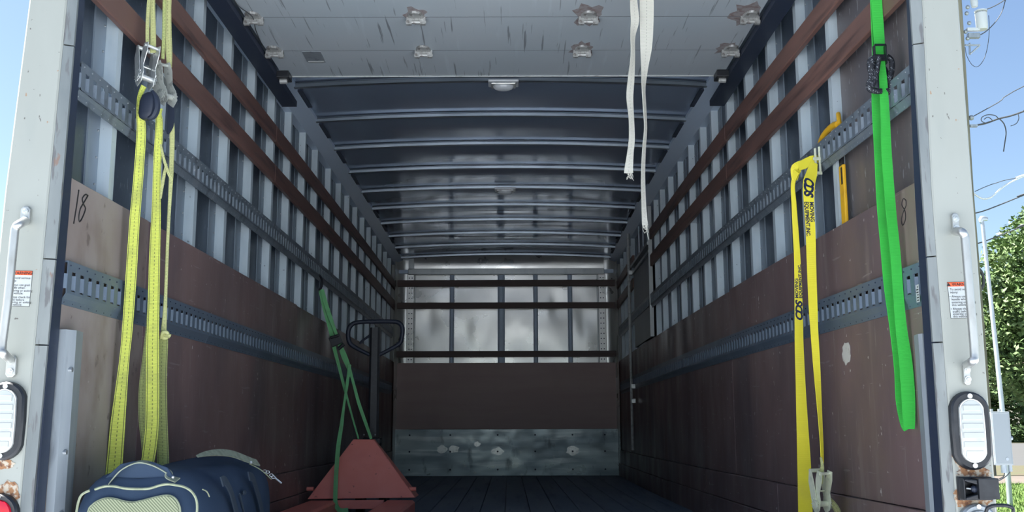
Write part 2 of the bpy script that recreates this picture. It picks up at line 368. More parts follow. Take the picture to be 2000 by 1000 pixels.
# ================================================================== side walls
LSTUD = [3.07, 3.49, 3.895, 4.307, 4.718, 5.13, 5.53, 5.93, 6.32, 6.80, 7.23, 7.63, 8.04, 8.46, 8.88, 9.28, 9.69, 10.15, 10.55]
RSTUD = [3.53, 3.90, 4.325, 4.727, 5.131, 5.52, 5.84, 6.23, 6.635, 7.05, 7.45, 7.80, 9.456, 9.86, 10.20, 10.6]
Z_TRACKS = [(.838, .958, .876, .930, 'track'), (1.424, 1.5305, 1.448, 1.505, 'trackup')]
PITCH = .0547
DOOR_Y = (7.98, 9.14)
for s, side in ((-1, 'left'), (1, 'right')):
    W_ = warp(s); wl = empty('wall_'+side, (s*1.2, 6.8, 0), kind='structure')
    def X(a): return s*a
    def bx(name, mt, x0, x1, y0, y1, z0, z1, ny=1, **k):
        return MB().box(min(X(x0), X(x1)), max(X(x0), X(x1)), y0, y1, z0, z1, ny).build(name, mt, wl, fn=W_, **k)
    # skin
    bx('skin', M['skin'], 1.252, 1.258, 2.80, 11.03, -.02, 2.42, 20)
    # studs: web facing the opening, skin flange with rivets, inner flange
    riv = MB()
    for y in (LSTUD if s < 0 else RSTUD):
        wdt = .05 if not (s > 0 and abs(y-3.53) < .05) else .056
        b = MB()
        b.box(min(X(1.208), X(1.252)), max(X(1.208), X(1.252)), y, y+.004, 0.0, 2.256)
        b.box(min(X(1.208), X(1.2105)), max(X(1.208), X(1.2105)), y+.004, y+.036, 0.0, 2.256)
        b.build('stud', M['stud'], wl, fn=W_)
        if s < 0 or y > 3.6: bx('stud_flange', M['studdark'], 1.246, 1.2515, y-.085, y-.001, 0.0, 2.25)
        if y < 6.9:
            k_ = 0
            z = 1.24
            while z < 2.25:
                riv.ball((X(1.245), y-.018+random.uniform(-.002, .002), z), .0045, 6, 4); z += .085
    riv.build('rivets', M['rivet'], wl, fn=W_, kind='stuff')
    if s > 0: bx('inner_liner', M['liner'], 1.240, 1.2515, 2.81, 3.528, 1.0, 2.25, 3)
    # plywood liners in sheets
    ys_hi = [2.772, 3.40, 5.8, 8.2, 10.97] if s < 0 else [2.80, 5.2, 7.97, 9.16, 10.97]
    for i in range(len(ys_hi)-1):
        y0, y1 = ys_hi[i]+.002, ys_hi[i+1]-.002
        mt = M['plyold'] if (s < 0 and i == 0) else M['ply']
        zt = 1.190 + (random.uniform(-.006, .006) if i else .006)
        bx('plywood_panel', mt, 1.200, 1.2075, y0, y1, .90, zt, max(1, int((y1-y0)/.4)), bevel=.0015, bseg=1)
        bx('plywood_panel', mt, 1.200, 1.2075, y0, y1, .268, .895, max(1, int((y1-y0)/.4)), bevel=.0015, bseg=1)
    # kick boards at the foot of the wall, in two courses, standing a little proud
    ks = [2.78, 4.4, 5.9, 7.7, 9.14, 10.96]
    for i in range(len(ks)-1):
        bx('kick_board', M['ply'], 1.186, 1.2075, ks[i]+.003, ks[i+1]-.003, .135, .266, 4, bevel=.002, bseg=1)
        bx('kick_board', M['ply'], 1.178, 1.2075, ks[i]+.003, ks[i+1]-.003, .002, .132, 4, bevel=.002, bseg=1)
    # the two logistic tracks: slotted face, curved lip, riveted flange, in sections
    for zi, (za, zb, sa, sb, mk) in enumerate(Z_TRACKS):
        spans = [(2.73, 10.95)]
        N = int((10.95-2.775)/PITCH); secs = 6; per = N//secs
        for q in range(secs):
            yA = 2.775+q*per*PITCH; b = MB(); nb = per
            yB = yA+nb*PITCH-.004
            f0, f1 = 1.184, 1.1975    # raised face nearer the hold, flange against the ply
            def xx(a, c): return (min(X(a), X(c)), max(X(a), X(c)))
            ny = 8
            b.box(*xx(f0, f0+.003), yA, yB, sb, zb-.004, ny)                 # face above slots
            b.box(*xx(f0, f0+.003), yA, yB, za+.03, sa, ny)                  # face under slots
            b.box(*xx(f0, f1+.004), yA, yB, zb-.004, zb, ny)                 # top return
            for (a0, z0, a1, z1) in ((f0, za+.03, f1-.004, za+.015), (f1-.004, za+.015, f1, za)):
                rings = []
                for i in range(ny+1):
                    y = yA+(yB-yA)*i/ny
                    rings.append([(X(a0), y, z0), (X(a1), y, z1), (X(a1+.003), y, z1), (X(a0+.003), y, z0)])
                b.loft(rings)
            for i in range(nb):                                              # webs between the slots, lips turned in
                y = yA+i*PITCH
                b.box(*xx(f0, f0+.003), y, y+PITCH*.5, sa, sb)
                rings = [[(X(f0), y+PITCH*k_, z_), (X(f0+.011), y+PITCH*(k_+dk), z_), (X(f0+.011), y+PITCH*(k_+dk)+.002, z_), (X(f0), y+PITCH*k_+.002, z_)] for (k_, dk) in ((0, 0),) for z_ in (sa+.004, sb-.007)]
                rings = [[(X(f0+.001), y-.0005, z_), (X(f0+.0125), y-.009, z_), (X(f0+.0125), y-.007, z_), (X(f0+.001), y+.0015, z_)] for z_ in (sa+.005, sb-.008)]
                b.loft(rings)
            o = b.build('track_section', M[mk], wl, fn=W_)
            if q < 2:
                r = MB()
                for i in range(nb):
                    y = yA+(i+.25)*PITCH
                    for z_, a in ((za+.007, f1), (zb-.012, f0)):
                        r.ball((X(a-.0005), y, z_), .0028, 6, 4)
                r.build('track_rivets', M['seal'] if zi == 0 else M['rivet'], wl, fn=W_, kind='stuff')
    # two wood slats
    for (z0, z1) in ((1.747, 1.838), (1.962, 2.045)):
        spans = [(2.78, 5.1), (5.105, 7.9), (7.905, 10.95)] if s < 0 else [(2.80, 5.1), (5.105, 7.93), (9.17, 10.95)]
        for a, b_ in spans:
            bx('slat', M['slat'], 1.186, 1.2075, a, b_, z0, z1, 8, bevel=.003, bseg=1)
    # screws in the slats and plywood
    # vertical galvanised guard at the mouth
    gd = MB()
    if s < 0:
        gd.loft([[(-1.1985, 2.772, z), (-1.176, 2.772, z), (-1.160, 2.80, z), (-1.166, 2.858, z), (-1.1985, 2.868, z)] for z in (.002, .768)])
        gd.build('guard_post', M['galv'], wl, label='dented galvanised corner guard')
        for z in (.66, .44, .28): MB().cyl((-1.170, 2.79, z), (-1.160, 2.79, z), .007, n=8).build('screw', M['rivet'], wl)
    else:
        gd.loft([[(1.1975, 2.86, z), (1.160, 2.86, z), (1.152, 2.81, z), (1.158, 2.797, z), (1.1975, 2.797, z)] for z in (.002, .752)])
        gd.build('guard_post', M['galv'], wl, label='dented galvanised corner guard')
# side door frame in the right wall (no slats across it)
d2 = empty('door_2', (1.17, 8.55, 0), kind='structure')
W_ = warp(1)
MB().box(1.190, 1.206, 8.0, 9.12, 1.200, 1.86, 4).build('door_leaf', M['dark'], d2, fn=W_)
MB().box(1.212, 1.222, 8.0, 9.12, .28, 1.19, 4).build('door_leaf', M['aluplain'], d2, fn=W_)
MB().box(1.176, 1.21, 7.96, 9.16, 1.862, 1.885, 4).build('lintel', M['aluplain'], d2, fn=W_)
MB().box(1.168, 1.21, 7.96, 9.16, 1.925, 1.95, 4).build('lintel', M['aluplain'], d2, fn=W_)
MB().box(1.180, 1.21, 7.965, 7.982, 1.20, 2.24).build('jamb', M['aluplain'], d2, fn=W_)
MB().tube([(1.150, 9.15, 2.24), (1.150, 9.15, .30)], .013, 8).build('lock_rod', M['chrome'], d2, fn=W_)
for z in (.86, .73, 1.88): MB().box(1.145, 1.185, 9.13, 9.17, z-.02, z+.02).build('rod_bracket', M['chrome'], d2, fn=W_, bevel=.004)
for y in (8.2, 8.5, 8.8): MB().box(1.204, 1.212, y, y+.03, 1.95, 2.24).build('door_rib', M['stud'], d2, fn=W_)

# ================================================================== front wall (far end)
wb = empty('wall_back', (0, 10.98, 0), kind='structure')
xs = [-1.0, -.587, -.055, .316, .688, 1.0]
MB().box(-1.22, 1.22, 11.0, 11.03, 0, 2.45).build('backing', M['aluplain'], wb)
random.seed(3)
for i in range(5):                                        # dented aluminium panels
    x0, x1 = xs[i]+.02, xs[i+1]-.02; vs = []; fs = []; nx, nz = 24, 32
    cx, cz = random.uniform(.3, .7), random.uniform(.3, .7)
    if i == 1: cx, cz = .5, .35
    for a in range(nx+1):
        for b in range(nz+1):
            u, v = a/nx, b/nz; e = math.sin(PI*u)*math.sin(PI*v)
            r2 = ((u-cx)**2*3+(v-cz)**2*6)
            d = .004*e*math.sin(3.1*v*PI+1.3*i) + .007*e*math.exp(-r2*9)*(1 if i % 2 else -.5)
            d += .0015*e*math.sin(9*v+4*u+i)
            vs.append((x0+(x1-x0)*u, 10.992-d, 1.16+1.0*v))
    for a in range(nx):
        for b in range(nz):
            p = a*(nz+1)+b; fs.append((p, p+nz+1, p+nz+2, p+1))
    k = MB(); k.add(vs, fs); k.build('wall_sheet', M['alu'], wb, smooth=True)
for s in (-1, 1):                                         # rounded corners and perforated posts
    pts = [(s*1.06, 10.985)] + [(s*(1.08+.1*math.sin(a)), 10.985-.1*(1-math.cos(a))) for a in (0, .4, .8, 1.2, 1.57)] + [(s*1.185, 10.80)]
    k = MB(); rg = [[(p[0], p[1], z) for p in pts] for z in (.0, 2.3)]
    npt = len(pts); k.add([p for r in rg for p in r], [(i, i+1, npt+i+1, npt+i) for i in range(npt-1)]); k.build('corner_sheet', M['alu'], wb, smooth=True)
    k = MB().box(*sorted((s*.995, s*1.075)), 10.955, 10.99, 1.17, 2.14); k.build('perforated_post', M['alu'], wb, bevel=.004)
    h = MB()
    for z in [1.22+.055*i for i in range(17)]:
        for x in (1.018, 1.048): h.cyl((s*x, 10.957, z), (s*x, 10.953, z), .007, n=6)
    h.build('holes', M['seal'], wb, kind='stuff')
for i, x in enumerate((-.587, -.055, .316, .688)):
    hwid = .038 if i == 1 else .024
    MB().prism([(x-hwid, 10.99), (x-hwid, 10.955), (x-hwid*.5, 10.95), (x-hwid*.5, 10.965), (x+hwid*.4, 10.965), (x+hwid*.4, 10.95), (x+hwid, 10.955), (x+hwid, 10.99)], 'z', 1.17, 2.15).build('wall_post', M['rail'], wb)
for z0, z1 in ((2.004, 2.073), (1.764, 1.829), (1.243, 1.308)):
    MB().box(-1.19, 1.19, 10.92, 10.948, z0, z1).build('cross_rail', M['slatback'], wb, bevel=.003, bseg=1)
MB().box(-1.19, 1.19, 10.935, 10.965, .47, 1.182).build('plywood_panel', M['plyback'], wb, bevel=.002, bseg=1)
MB().box(-1.178, 1.194, 10.918, 10.933, .002, .486, 1).build('kick_plate', M['plate'], wb, bevel=.003, bseg=1)
h = MB()
for x in (-1.02, -.592, -.094, .3, .693, 1.033):
    for z in (.425, .254, .068): h.cyl((x, 10.919, z), (x, 10.915, z), .010, n=8)
h.build('bolt_heads', M['seal'], wb, kind='stuff')
for x, z, r in ((-.68, .28, .05), (-.55, .28, .05), (-.094, .255, .06), (.693, .258, .065), (-.31, .33, .035)):
    k = MB(); rg = [(x+r*(1+.25*random.uniform(-1, 1))*math.cos(a), 10.9165, z+r*.75*(1+.25*random.uniform(-1, 1))*math.sin(a)) for a in [2*PI*i/14 for i in range(14)]]
    rg2 = [(p[0], 10.9178, p[2]) for p in rg]; k.loft([rg, rg2]); k.build('bare_metal_scuff', M['chrome'], wb)
MB().box(-1.06, 1.06, 10.93, 10.99, 2.135, 2.2).build('cross_beam', M['aluplain'], wb, bevel=.004)
MB().box(-1.2, -1.062, 10.94, 10.99, 2.15, 2.19).build('cross_beam', M['rail'], wb)
MB().box(1.062, 1.2, 10.94, 10.99, 2.15, 2.19).build('cross_beam', M['rail'], wb)
# curved cove between front wall and roof
k = MB(); pts = [(10.985, 2.2), (10.98, 2.26), (10.94, 2.33), (10.86, 2.375), (10.75, 2.395)]
k.add([(x, y, z) for (y, z) in pts for x in (-1.0, 1.06)], [(2*i, 2*i+1, 2*i+3, 2*i+2) for i in range(4)]); k.build('cove_sheet', M['alu'], wb, smooth=True)

# ================================================================== roof
ce = empty('ceiling', (0, 6.8, 2.3), kind='structure')
def zr(x): return 2.292+.036*(1-(x/1.13)**2)
BY = [2.76+.62*i for i in range(14)]                       # 5.24 falls on the fifth
for i, y in enumerate(BY):
    k = MB(); rings = []
    for j in range(25):
        x = -1.15+2.30*j/24; z = zr(x)
        rings.append([(x, y-.026, z+.020), (x, y-.026, z+.018), (x, y-.017, z+.016), (x, y-.015, z), (x, y+.015, z), (x, y+.017, z+.016), (x, y+.026, z+.018), (x, y+.026, z+.020)])
    k.loft(rings); k.build('roof_bow', M['bow'], ce, smooth=True)
random.seed(11)
for i in range(len(BY)):                                  # sheets sag and buckle between the bows
    y0, y1 = BY[i], (BY[i+1] if i+1 < len(BY) else 11.0)
    vs = []; fs = []; nx, ny = 40, 10; a1, a2, ph = random.uniform(.3, 1), random.uniform(.2, .8), random.uniform(0, 6)
    for a in range(nx+1):
        x = -1.15+2.30*a/nx
        for b in range(ny+1):
            v = b/ny; e = math.sin(PI*v)*math.cos(x/1.15*PI/2)**.7
            d = .013*e*math.cos(1.1*x) + .004*e*a1*math.cos(2.6*x+ph*.3) + .004*a2*math.sin(2*PI*v)*math.cos(x*1.6)*e
            vs.append((x, y0+(y1-y0)*v, zr(x)+.026-d))
    for a in range(nx):
        for b in range(ny):
            p = a*(ny+1)+b; fs.append((p, p+1, p+ny+2, p+ny+1))
    k = MB(); k.add(vs, fs); k.build('roof_sheet', M['roof'], ce, smooth=True)
for s in (-1, 1):
    W_ = warp(s)
    k = MB(); rings = []
    for i in range(21):
        y = 2.76+(10.98-2.76)*i/20
        rings.append([(s*1.125, y, 2.298), (s*1.205, y, 2.252), (s*1.25, y, 2.252), (s*1.25, y, 2.42), (s*1.16, y, 2.40), (s*1.16, y, 2.345), (s*1.125, y, 2.33)])
    k.loft(rings); k.build('roof_rail', M['rail'], ce, fn=W_)
    for i in range(13):
        y = BY[i]+.05
        if y > 5: MB().box(*sorted((s*1.105, s*1.14)), y, y+.30, 2.296, 2.304).build('rail_clip', M['seal'], ce, fn=W_)
# dome lamps on the bows
for y, zc in ((5.24, 2.3275), (7.72, 2.3275)):
    t = empty('dome_lamp', (0, y, zc-.04), label='', cat='ceiling lamp', group='dome lamps on the roof bows')
    t['label'] = 'unlit dome lamp on the roof bow nearest the overhead door' if y < 6 else 'unlit dome lamp on the roof bow halfway down the hold'
    MB().box(-.082, .082, y-.05, y+.05, zc-.016, zc).build('lamp_base', M['dome'], t, bevel=.006)
    MB().box(-.066, .066, y-.042, y+.042, zc-.026, zc-.0165).build('lamp_step', M['chrome'], t, bevel=.004)
    k = MB(); rings = []
    for r, z in ((1, 0), (.94, -.010), (.8, -.017), (.5, -.022), (.1, -.024)):
        rings.append([(.056*r*math.cos(a), y+.036*r*math.sin(a), zc-.0265+z) for a in [2*PI*i/20 for i in range(20)]])
    k.loft(rings); k.build('lamp_dome', M['dome'], t, smooth=True)

# ================================================================== raised overhead door
d1 = empty('door_1', (0, 3.75, 2.2), kind='structure')
DJ = [2.78, 2.92, 3.295, 3.675, 4.06, 4.445, 4.79]
for i in range(len(DJ)-1):
    MB().box(-1.075, 1.075, DJ[i]+.0006, DJ[i+1]-.0006, 2.2, 2.225).build('door_panel', M['door'], d1)
    if 0 < i: MB().box(-1.074, 1.074, DJ[i]-.0014, DJ[i]+.0014, 2.1992, 2.203).build('joint_shade', M['jointshade'], d1)  # added dark strip paints the shade line in each panel gap
MB().box(-1.075, 1.075, 4.789, 4.795, 2.196, 2.228).build('edge_strip', M['chrome'], d1)
hg = empty('hinge', (0, 0, 0)); bpy.data.objects.remove(hg)
def hinge_mesh():
    k = MB()
    half = [(-.034, -.004)] + [(-.034*math.cos(a_), -.004-.062*math.sin(a_)**.8) for a_ in [PI*i/10 for i in range(1, 10)]] + [(.034, -.004)]
    k.loft([[(x, y, 0) for x, y in half], [(x*.9, y*.9, -.008) for x, y in half]])
    k.box(-.040, .040, -.004, .014, -.016, 0)
    k.box(-.040, -.018, -.006, .010, -.034, -.016); k.box(.018, .040, -.006, .010, -.034, -.016)
    k.cyl((-.042, .002, -.022), (.042, .002, -.022), .008, n=8)
    k.prism([(-.038, .014), (.038, .014), (.030, .040), (.008, .070), (-.008, .070), (-.030, .040)], 'z', -.005, 0)
    return k
h0 = hinge_mesh().build('hinge', M['hinge'], d1, local=True)
first = True
for y in (2.92, 3.295, 3.675, 4.06, 4.445):
    for x in (-1.04, -.361, .362, 1.04):
        o = h0 if first else h0.copy()
        if not first: COL.objects.link(o); o.parent = d1
        first = False
        o.location = (x, y-3.75, -.0005)
        o.scale = (1, 1, 1)
for x, y, r in ((.362, 4.04, .062), (.362, 4.435, .055), (1.02, 4.03, .065), (-.361, 4.04, .045), (1.02, 4.43, .045)):   # rust blooms round the hinges
    k = MB(); rg = []
    for i in range(18):
        a = 2*PI*i/18; q = r*(1+.3*random.uniform(-1, 1)); rg.append((x+q*math.cos(a), y+q*1.7*math.sin(a), 2.1995))
    k.loft([rg, [(p[0], p[1], 2.2001) for p in rg]]); k.build('rust_bloom', M['brownstain'], d1)
MB().prism([(-.918, 4.452), (-.832, 4.452), (-.832, 4.59), (-.918, 4.59)], 'z', 2.197, 2.1998).build('data_plate', M['galv'], d1)
MB().box(-.912, -.838, 4.575, 4.588, 2.195, 2.1968).build('plate_edge', M['chrome'], d1)
for s in (-1, 1):
    MB().prism([(s*1.088, 2.17), (s*1.165, 2.17), (s*1.165, 2.30), (s*1.158, 2.30), (s*1.158, 2.178), (s*1.096, 2.178), (s*1.096, 2.20), (s*1.088, 2.20)] if s > 0 else
               [(s*1.165, 2.17), (s*1.088, 2.17), (s*1.088, 2.20), (s*1.096, 2.20), (s*1.096, 2.178), (s*1.158, 2.178), (s*1.158, 2.30), (s*1.165, 2.30)], 'y', 2.76, 5.18).build('roller_track', M['seal'], d1)
    MB().box(*sorted((s*1.03, s*1.09)), 4.70, 4.785, 2.165, 2.199).build('end_bracket', M['black'], d1, bevel=.004)
    k = MB().cyl((s*1.045, 4.745, 2.16), (s*1.08, 4.745, 2.16), .014, n=12); k.build('roller', M['chrome'], d1, smooth=True)
# lift cable on the left of the door
MB().tube([at(452, -10, z=2.185), at(466, 12, z=2.185), at(493, 33, z=2.188), at(500, 60, z=2.188), at(512, 88, z=2.19)], .002, 5, sub=5).build('lift_cable', M['cable'], d1)

# ================================================================== rear posts, seals
def lerp_levels(zs, vals, z):
    if z <= zs[0]: return vals[0]
    for i in range(len(zs)-1):
        if z <= zs[i+1]: return vals[i]+(vals[i+1]-vals[i])*(z-zs[i])/(zs[i+1]-zs[i])
    return vals[-1]+(vals[-1]-vals[-2])*(z-zs[-1])/(zs[-1]-zs[-2])*0
ZL = [.28, 1.13, 1.70]
PD = {1: dict(lip=[1.147, 1.150, 1.154], face=[1.172, 1.169, 1.182], out=[1.277, 1.280, 1.283], seal=[1.155, 1.162, 1.1767], ys=2.79),
      -1: dict(lip=[-1.204, -1.187, -1.180], face=[-1.230, -1.215, -1.203], out=[-1.352, -1.334, -1.308], seal=[-1.199, -1.189, -1.187], ys=2.768)}
for s, tn in ((-1, 'trim_1'), (1, 'trim_2')):
    p = PD[s]; t = empty(tn, (s*1.24, 2.72, -.2), kind='structure')
    lv = [-.2, .05, .28, .55, .84, 1.13, 1.4, 1.70, 2.0, 2.36]
    def g_(key, z): return lerp_levels(ZL, p[key], z)
    k = MB(); rings = []
    for z in lv:
        f_, o_ = g_('face', z), g_('out', z)
        rings.append([(f_, 2.694, z), (f_+s*.004, 2.690, z), (o_-s*.006, 2.690, z), (o_, 2.696, z), (o_, 2.80, z), (o_-s*.01, 2.80, z), (f_, 2.80, z)])
    if s < 0: rings = [list(reversed(r)) for r in rings]
    k.loft(rings); k.build('post_face', M['paint'], t)
    # lip is broken in sections by old joints
    cuts = [-.2, .72, .95, 1.55, 2.36]
    for i in range(len(cuts)-1):
        rings = []
        zz = [cuts[i]+.002]+[z for z in lv if cuts[i]+.01 < z < cuts[i+1]-.01]+[cuts[i+1]-.002]
        for z in zz:
            l_, f_ = g_('lip', z), g_('face', z)
            rings.append([(l_, 2.706, z), (f_-s*.0005, 2.6945, z), (f_-s*.0005, 2.715, z), (l_, 2.715, z)])
        if s < 0: rings = [list(reversed(r)) for r in rings]
        k = MB(); k.loft(rings); k.build('post_lip', M['paintlip'], t)
    rings = []
    for z in lv:
        q = g_('seal', z)
        rings.append([(q, 2.716, z), (q+s*.06, 2.716, z), (q+s*.06, p['ys'], z), (q, p['ys'], z)])
    if s < 0: rings = [list(reversed(r)) for r in rings]
    k = MB(); k.loft(rings); k.build('door_seal', M['seal'], t)
# rust patches round the fittings (chipped to bare steel)
def patch(pts, y, mt, name, parent):
    k = MB(); a = [Vector((q[0], y, q[1])) for q in pts]; b_ = [Vector((q[0], y+.0006, q[1])) for q in pts]
    k.loft([a, b_]); return k.build(name, mt, parent)
tr2 = bpy.data.objects['trim_2']; tr1 = bpy.data.objects['trim_1']
random.seed(5)
def blob(cx, cz, rx, rz, n=26, j=.18):
    return [(cx+rx*(1+j*random.uniform(-1, 1))*math.cos(2*PI*i/n), cz+rz*(1+j*random.uniform(-1, 1))*math.sin(2*PI*i/n)) for i in range(n)]
patch(blob(1.219, .478, .052, .108, j=.09), 2.6890, M['rust'], 'rust_patch', tr2)
patch(blob(1.222, .381, .045, .016), 2.6888, M['rust'], 'rust_patch', tr2)
patch(blob(1.215, .318, .048, .03), 2.6886, M['rust'], 'rust_patch', tr2)
patch(blob(-1.278, .412, .03, .012), 2.6888, M['rust'], 'rust_patch', tr1)
patch(blob(-1.262, .34, .03, .03), 2.6888, M['rust'], 'rust_patch', tr1)

# ================================================================== fittings on the posts
def grab(name_label, pts, br, sgn):
    c = at(*pts[len(pts)//2], y=2.65)
    t = empty('grab_handle', (c.x, 2.66, at(*br[1][:2], y=2.65).z-.03), label=name_label, cat='handle')
    P_ = [at(u, v, y=2.672 if i in (0, len(pts)-1) else 2.635) for i, (u, v) in enumerate(pts)]
    MB().tube(P_, .0115, 10, sub=5).build('grip', M['steel'], t, smooth=True)
    for (u0, v0, u1, v1) in [(b[0], b[1], b[2], b[3]) for b in br]:
        a, b_ = at(u0, v0, y=2.68), at(u1, v1, y=2.68)
        k = MB(); x0, x1, z1, z0 = a.x, b_.x, a.z, b_.z; r = (x1-x0)*.5
        poly = [(x0, z0+r*.6), (x0+r*.5, z0), (x1-r*.5, z0), (x1, z0+r*.6), (x1, z1-r*.6), (x1-r*.5, z1), (x0+r*.5, z1), (x0, z1-r*.6)]
        k.prism(poly, 'y', 2.679, 2.6885); k.build('bracket', M['steel'], t, bevel=.002)
        for q in (.28, .72):
            z = z0+(z1-z0)*q; x = (x0+x1)/2
            sc_ = MB(); sc_.cyl((x, 2.6785, z), (x, 2.675, z), .0085, n=12); sc_.cyl((x, 2.675, z), (x, 2.672, z), .006, .004, n=10); sc_.build('bolt', M['chrome'], t)
    return t
grab('curved steel grab handle bolted to the left rear post above the left lamp', [(50, 432), (38, 438), (30, 446), (27, 470), (15, 590), (4, 676), (7, 690), (20, 702)], [(41, 403, 57, 438), (13, 694, 29, 737)], -1)
grab('curved steel grab handle bolted to the right rear post, passing over its warning label', [(1866, 452), (1878, 453), (1884, 462), (1886, 480), (1895, 590), (1903, 690), (1899, 705), (1888, 713)], [(1859, 416, 1875, 458), (1881, 712, 1897, 752)], 1)
def lamp(cu, cv, label, lens='lens'):
    c = at(cu, cv, y=2.68); t = empty('tail_lamp', (c.x, 2.685, c.z-.1), label=label, cat='lamp')
    def oval(hx, hz, y):
        pts = []; r = hx
        for i in range(24):
            a = 2*PI*i/24; pts.append(Vector((c.x+r*math.cos(a), y, c.z+(hz-r)*(1 if math.sin(a) >= 0 else -1)*(1 if abs(math.sin(a)) > 1e-6 else 0)+r*math.sin(a))))
        return pts
    k = MB(); k.loft([oval(.052, .101, 2.6885), oval(.051, .100, 2.676), oval(.046, .095, 2.671), oval(.034, .083, 2.671), oval(.033, .082, 2.680)]); k.build('bezel', M['black'], t, smooth=True)
    k = MB(); k.loft([oval(.0335, .0825, 2.672), oval(.0325, .0815, 2.666), oval(.0295, .078, 2.666), oval(.0295, .078, 2.670)], caps=False); k.build('lens_rim', M['chrome'], t, smooth=True)
    k = MB(); o1 = oval(.0295, .078, 2.669); k.loft([o1, oval(.029, .0775, 2.6655), oval(.02, .06, 2.664)]); k.build('lens', M[lens], t, smooth=True)
    k = MB()
    for i in range(6):
        z = c.z-.058+i*.0232; hx = .026 if 0 < i < 5 else .022
        k.box(c.x-hx, c.x+hx, 2.6625, 2.6645, z-.008, z+.007)
    k.build('lens_ribs', M[lens], t, bevel=.0015)
    for dz in (.0885, -.0885):
        MB().cyl((c.x, 2.6715, c.z+dz), (c.x, 2.668, c.z+dz), .0065, n=12).build('screw', M['chrome'], t)
    return t
lamp(1896, 841, 'oval clear lamp in a black bezel on the rusted right rear post')
lamp(9, 822, 'oval clear lamp in a black bezel on the left rear post')
def roundlamp(c, label, lens, bez):
    t = empty('round_lamp', (c[0], 2.685, c[1]-.05), label=label, cat='lamp')
    def ring(r, y): return [Vector((c[0]+r*math.cos(a), y, c[1]+r*math.sin(a))) for a in [2*PI*i/28 for i in range(28)]]
    MB_ = MB(); MB_.loft([ring(.05, 2.6885), ring(.049, 2.676), ring(.044, 2.671), ring(.036, 2.672)]); MB_.build('bezel', bez, t, smooth=True)
    k = MB(); k.loft([ring(.035, 2.672), ring(.033, 2.666), ring(.02, 2.663)]); k.build('lens', lens, t, smooth=True)
    MB().cyl((c[0], 2.672, c[1]+.0425), (c[0], 2.668, c[1]+.0425), .006, n=10).build('screw', M['chrome'], t)
c = at(-2, 1003, y=2.68); roundlamp((c.x, c.z), 'round red lamp at the foot of the left rear post', M['redlens'], M['black'])
roundlamp((at(1909, 1000, y=2.68).x, .256), 'round grey lamp under the black latch box on the right rear post', M['galv'], M['galv'])
# black latch box
a, b_ = at(1876, 932, y=2.66), at(1946, 978, y=2.66)
t = empty('latch_box', ((a.x+b_.x)/2, 2.68, b_.z), label='black plastic latch housing with a steel pin under the right oval lamp', cat='latch')
x0, x1, z0, z1 = a.x, b_.x, b_.z, a.z
k = MB()
k.box(x0, x1, 2.674, 2.6885, z0, z1)
k.box(x0+.034, x1-.001, 2.635, 2.674, z0+.005, z1-.002)
k.prism([(x0+.002, z1-.004), (x0+.034, z1-.006), (x0+.034, z1-.018), (x0+.002, z1-.009)], 'y', 2.640, 2.674)
k.prism([(x0+.002, z0+.004), (x0+.002, z0+.009), (x0+.034, z0+.018), (x0+.034, z0+.006)], 'y', 2.640, 2.674)
k.box(x0, x0+.004, 2.645, 2.674, z0+.003, z1-.003)
k.build('housing', M['black'], t, bevel=.0025)
MB().cyl((x0+.010, 2.655, (z0+z1)/2+.002), (x0+.026, 2.655, (z0+z1)/2), .0022, n=10).build('pin', M['chrome'], t)
MB().tube([(x0+.022, 2.655, (z0+z1)/2), (x0+.029, 2.655, (z0+z1)/2), (x0+.034, 2.655, (z0+z1)/2)], [.006, .010, .009], 12).build('pin_collar', M['rubber'], t)
# black rubber loop at the corner
k = MB().tube([(1.208, 2.64, .20), (1.214, 2.62, .285), (1.222, 2.61, .303), (1.245, 2.60, .307), (1.268, 2.60, .303), (1.279, 2.61, .287), (1.283, 2.63, .20), (1.279, 2.68, .15)], .0045, 8, sub=5)
k.build('hanger_loop', M['black'], smooth=True, label='black rubber loop beside the round grey lamp at the bottom right', cat='loop')
# warning stickers with their printing
def sticker(c4, lines, label, off_title, nm):
    a, b_, c_ = at(*c4[0], y=2.689), at(*c4[1], y=2.689), at(*c4[2], y=2.689)
    ex = (b_-a); wd = ex.length; ex.normalize(); ez = (c_-a); ht = ez.length; ez.normalize(); org = a
    t = empty('warning_sticker', (a.x+wd/2, 2.689, c_.z), label=label, cat='sticker')
    def put(vs, x, z, y=2.6868): return [org+ex*(x+v.x)+ez*(z-v.y)+Vector((0, y-2.689-.0002, 0)) for v in vs]
    def rect(x0, x1, z0, z1, y, mt, n_):
        k = MB(); q = [org+ex*x+ez*z for x, z in ((x0, z0), (x1, z0), (x1, z1), (x0, z1))]
        k.loft([[p+Vector((0, y-2.689, 0)) for p in q], [p+Vector((0, y-2.689+.0004, 0)) for p in q]]); return k.build(n_, mt, t)
    rect(0, wd, 0, ht, 2.6892, M['inkblack'], 'border'); rect(.0009, wd-.0009, .0009, ht-.0009, 2.6888, M['sticker'], 'sheet')
    hh = ht*.125; rect(.0009, wd-.0009, .0009, hh, 2.6884, M['orange'], 'header_band')
    k = MB(); vs, fs = text_shape('WARNING', hh*.92, bold=.0002); wt = max(v.x for v in vs)
    tx = wd/2-wt/2+hh*.5; k.add(put(vs, tx, hh*.86, 2.6880), fs)
    k.add(put([Vector((tx-hh*1.15, .1*hh, 0)), Vector((tx-hh*.25, .1*hh, 0)), Vector((tx-hh*.70, .85*hh, 0))], 0, hh, 2.6880), [(0, 1, 2)])
    sz = ht*.088
    for s_, x, z in lines:
        vs, fs = text_shape(s_, sz); k.add(put(vs, x*wd, z*ht, 2.6882), fs)
    k.build('print', M['inkblack'], t)
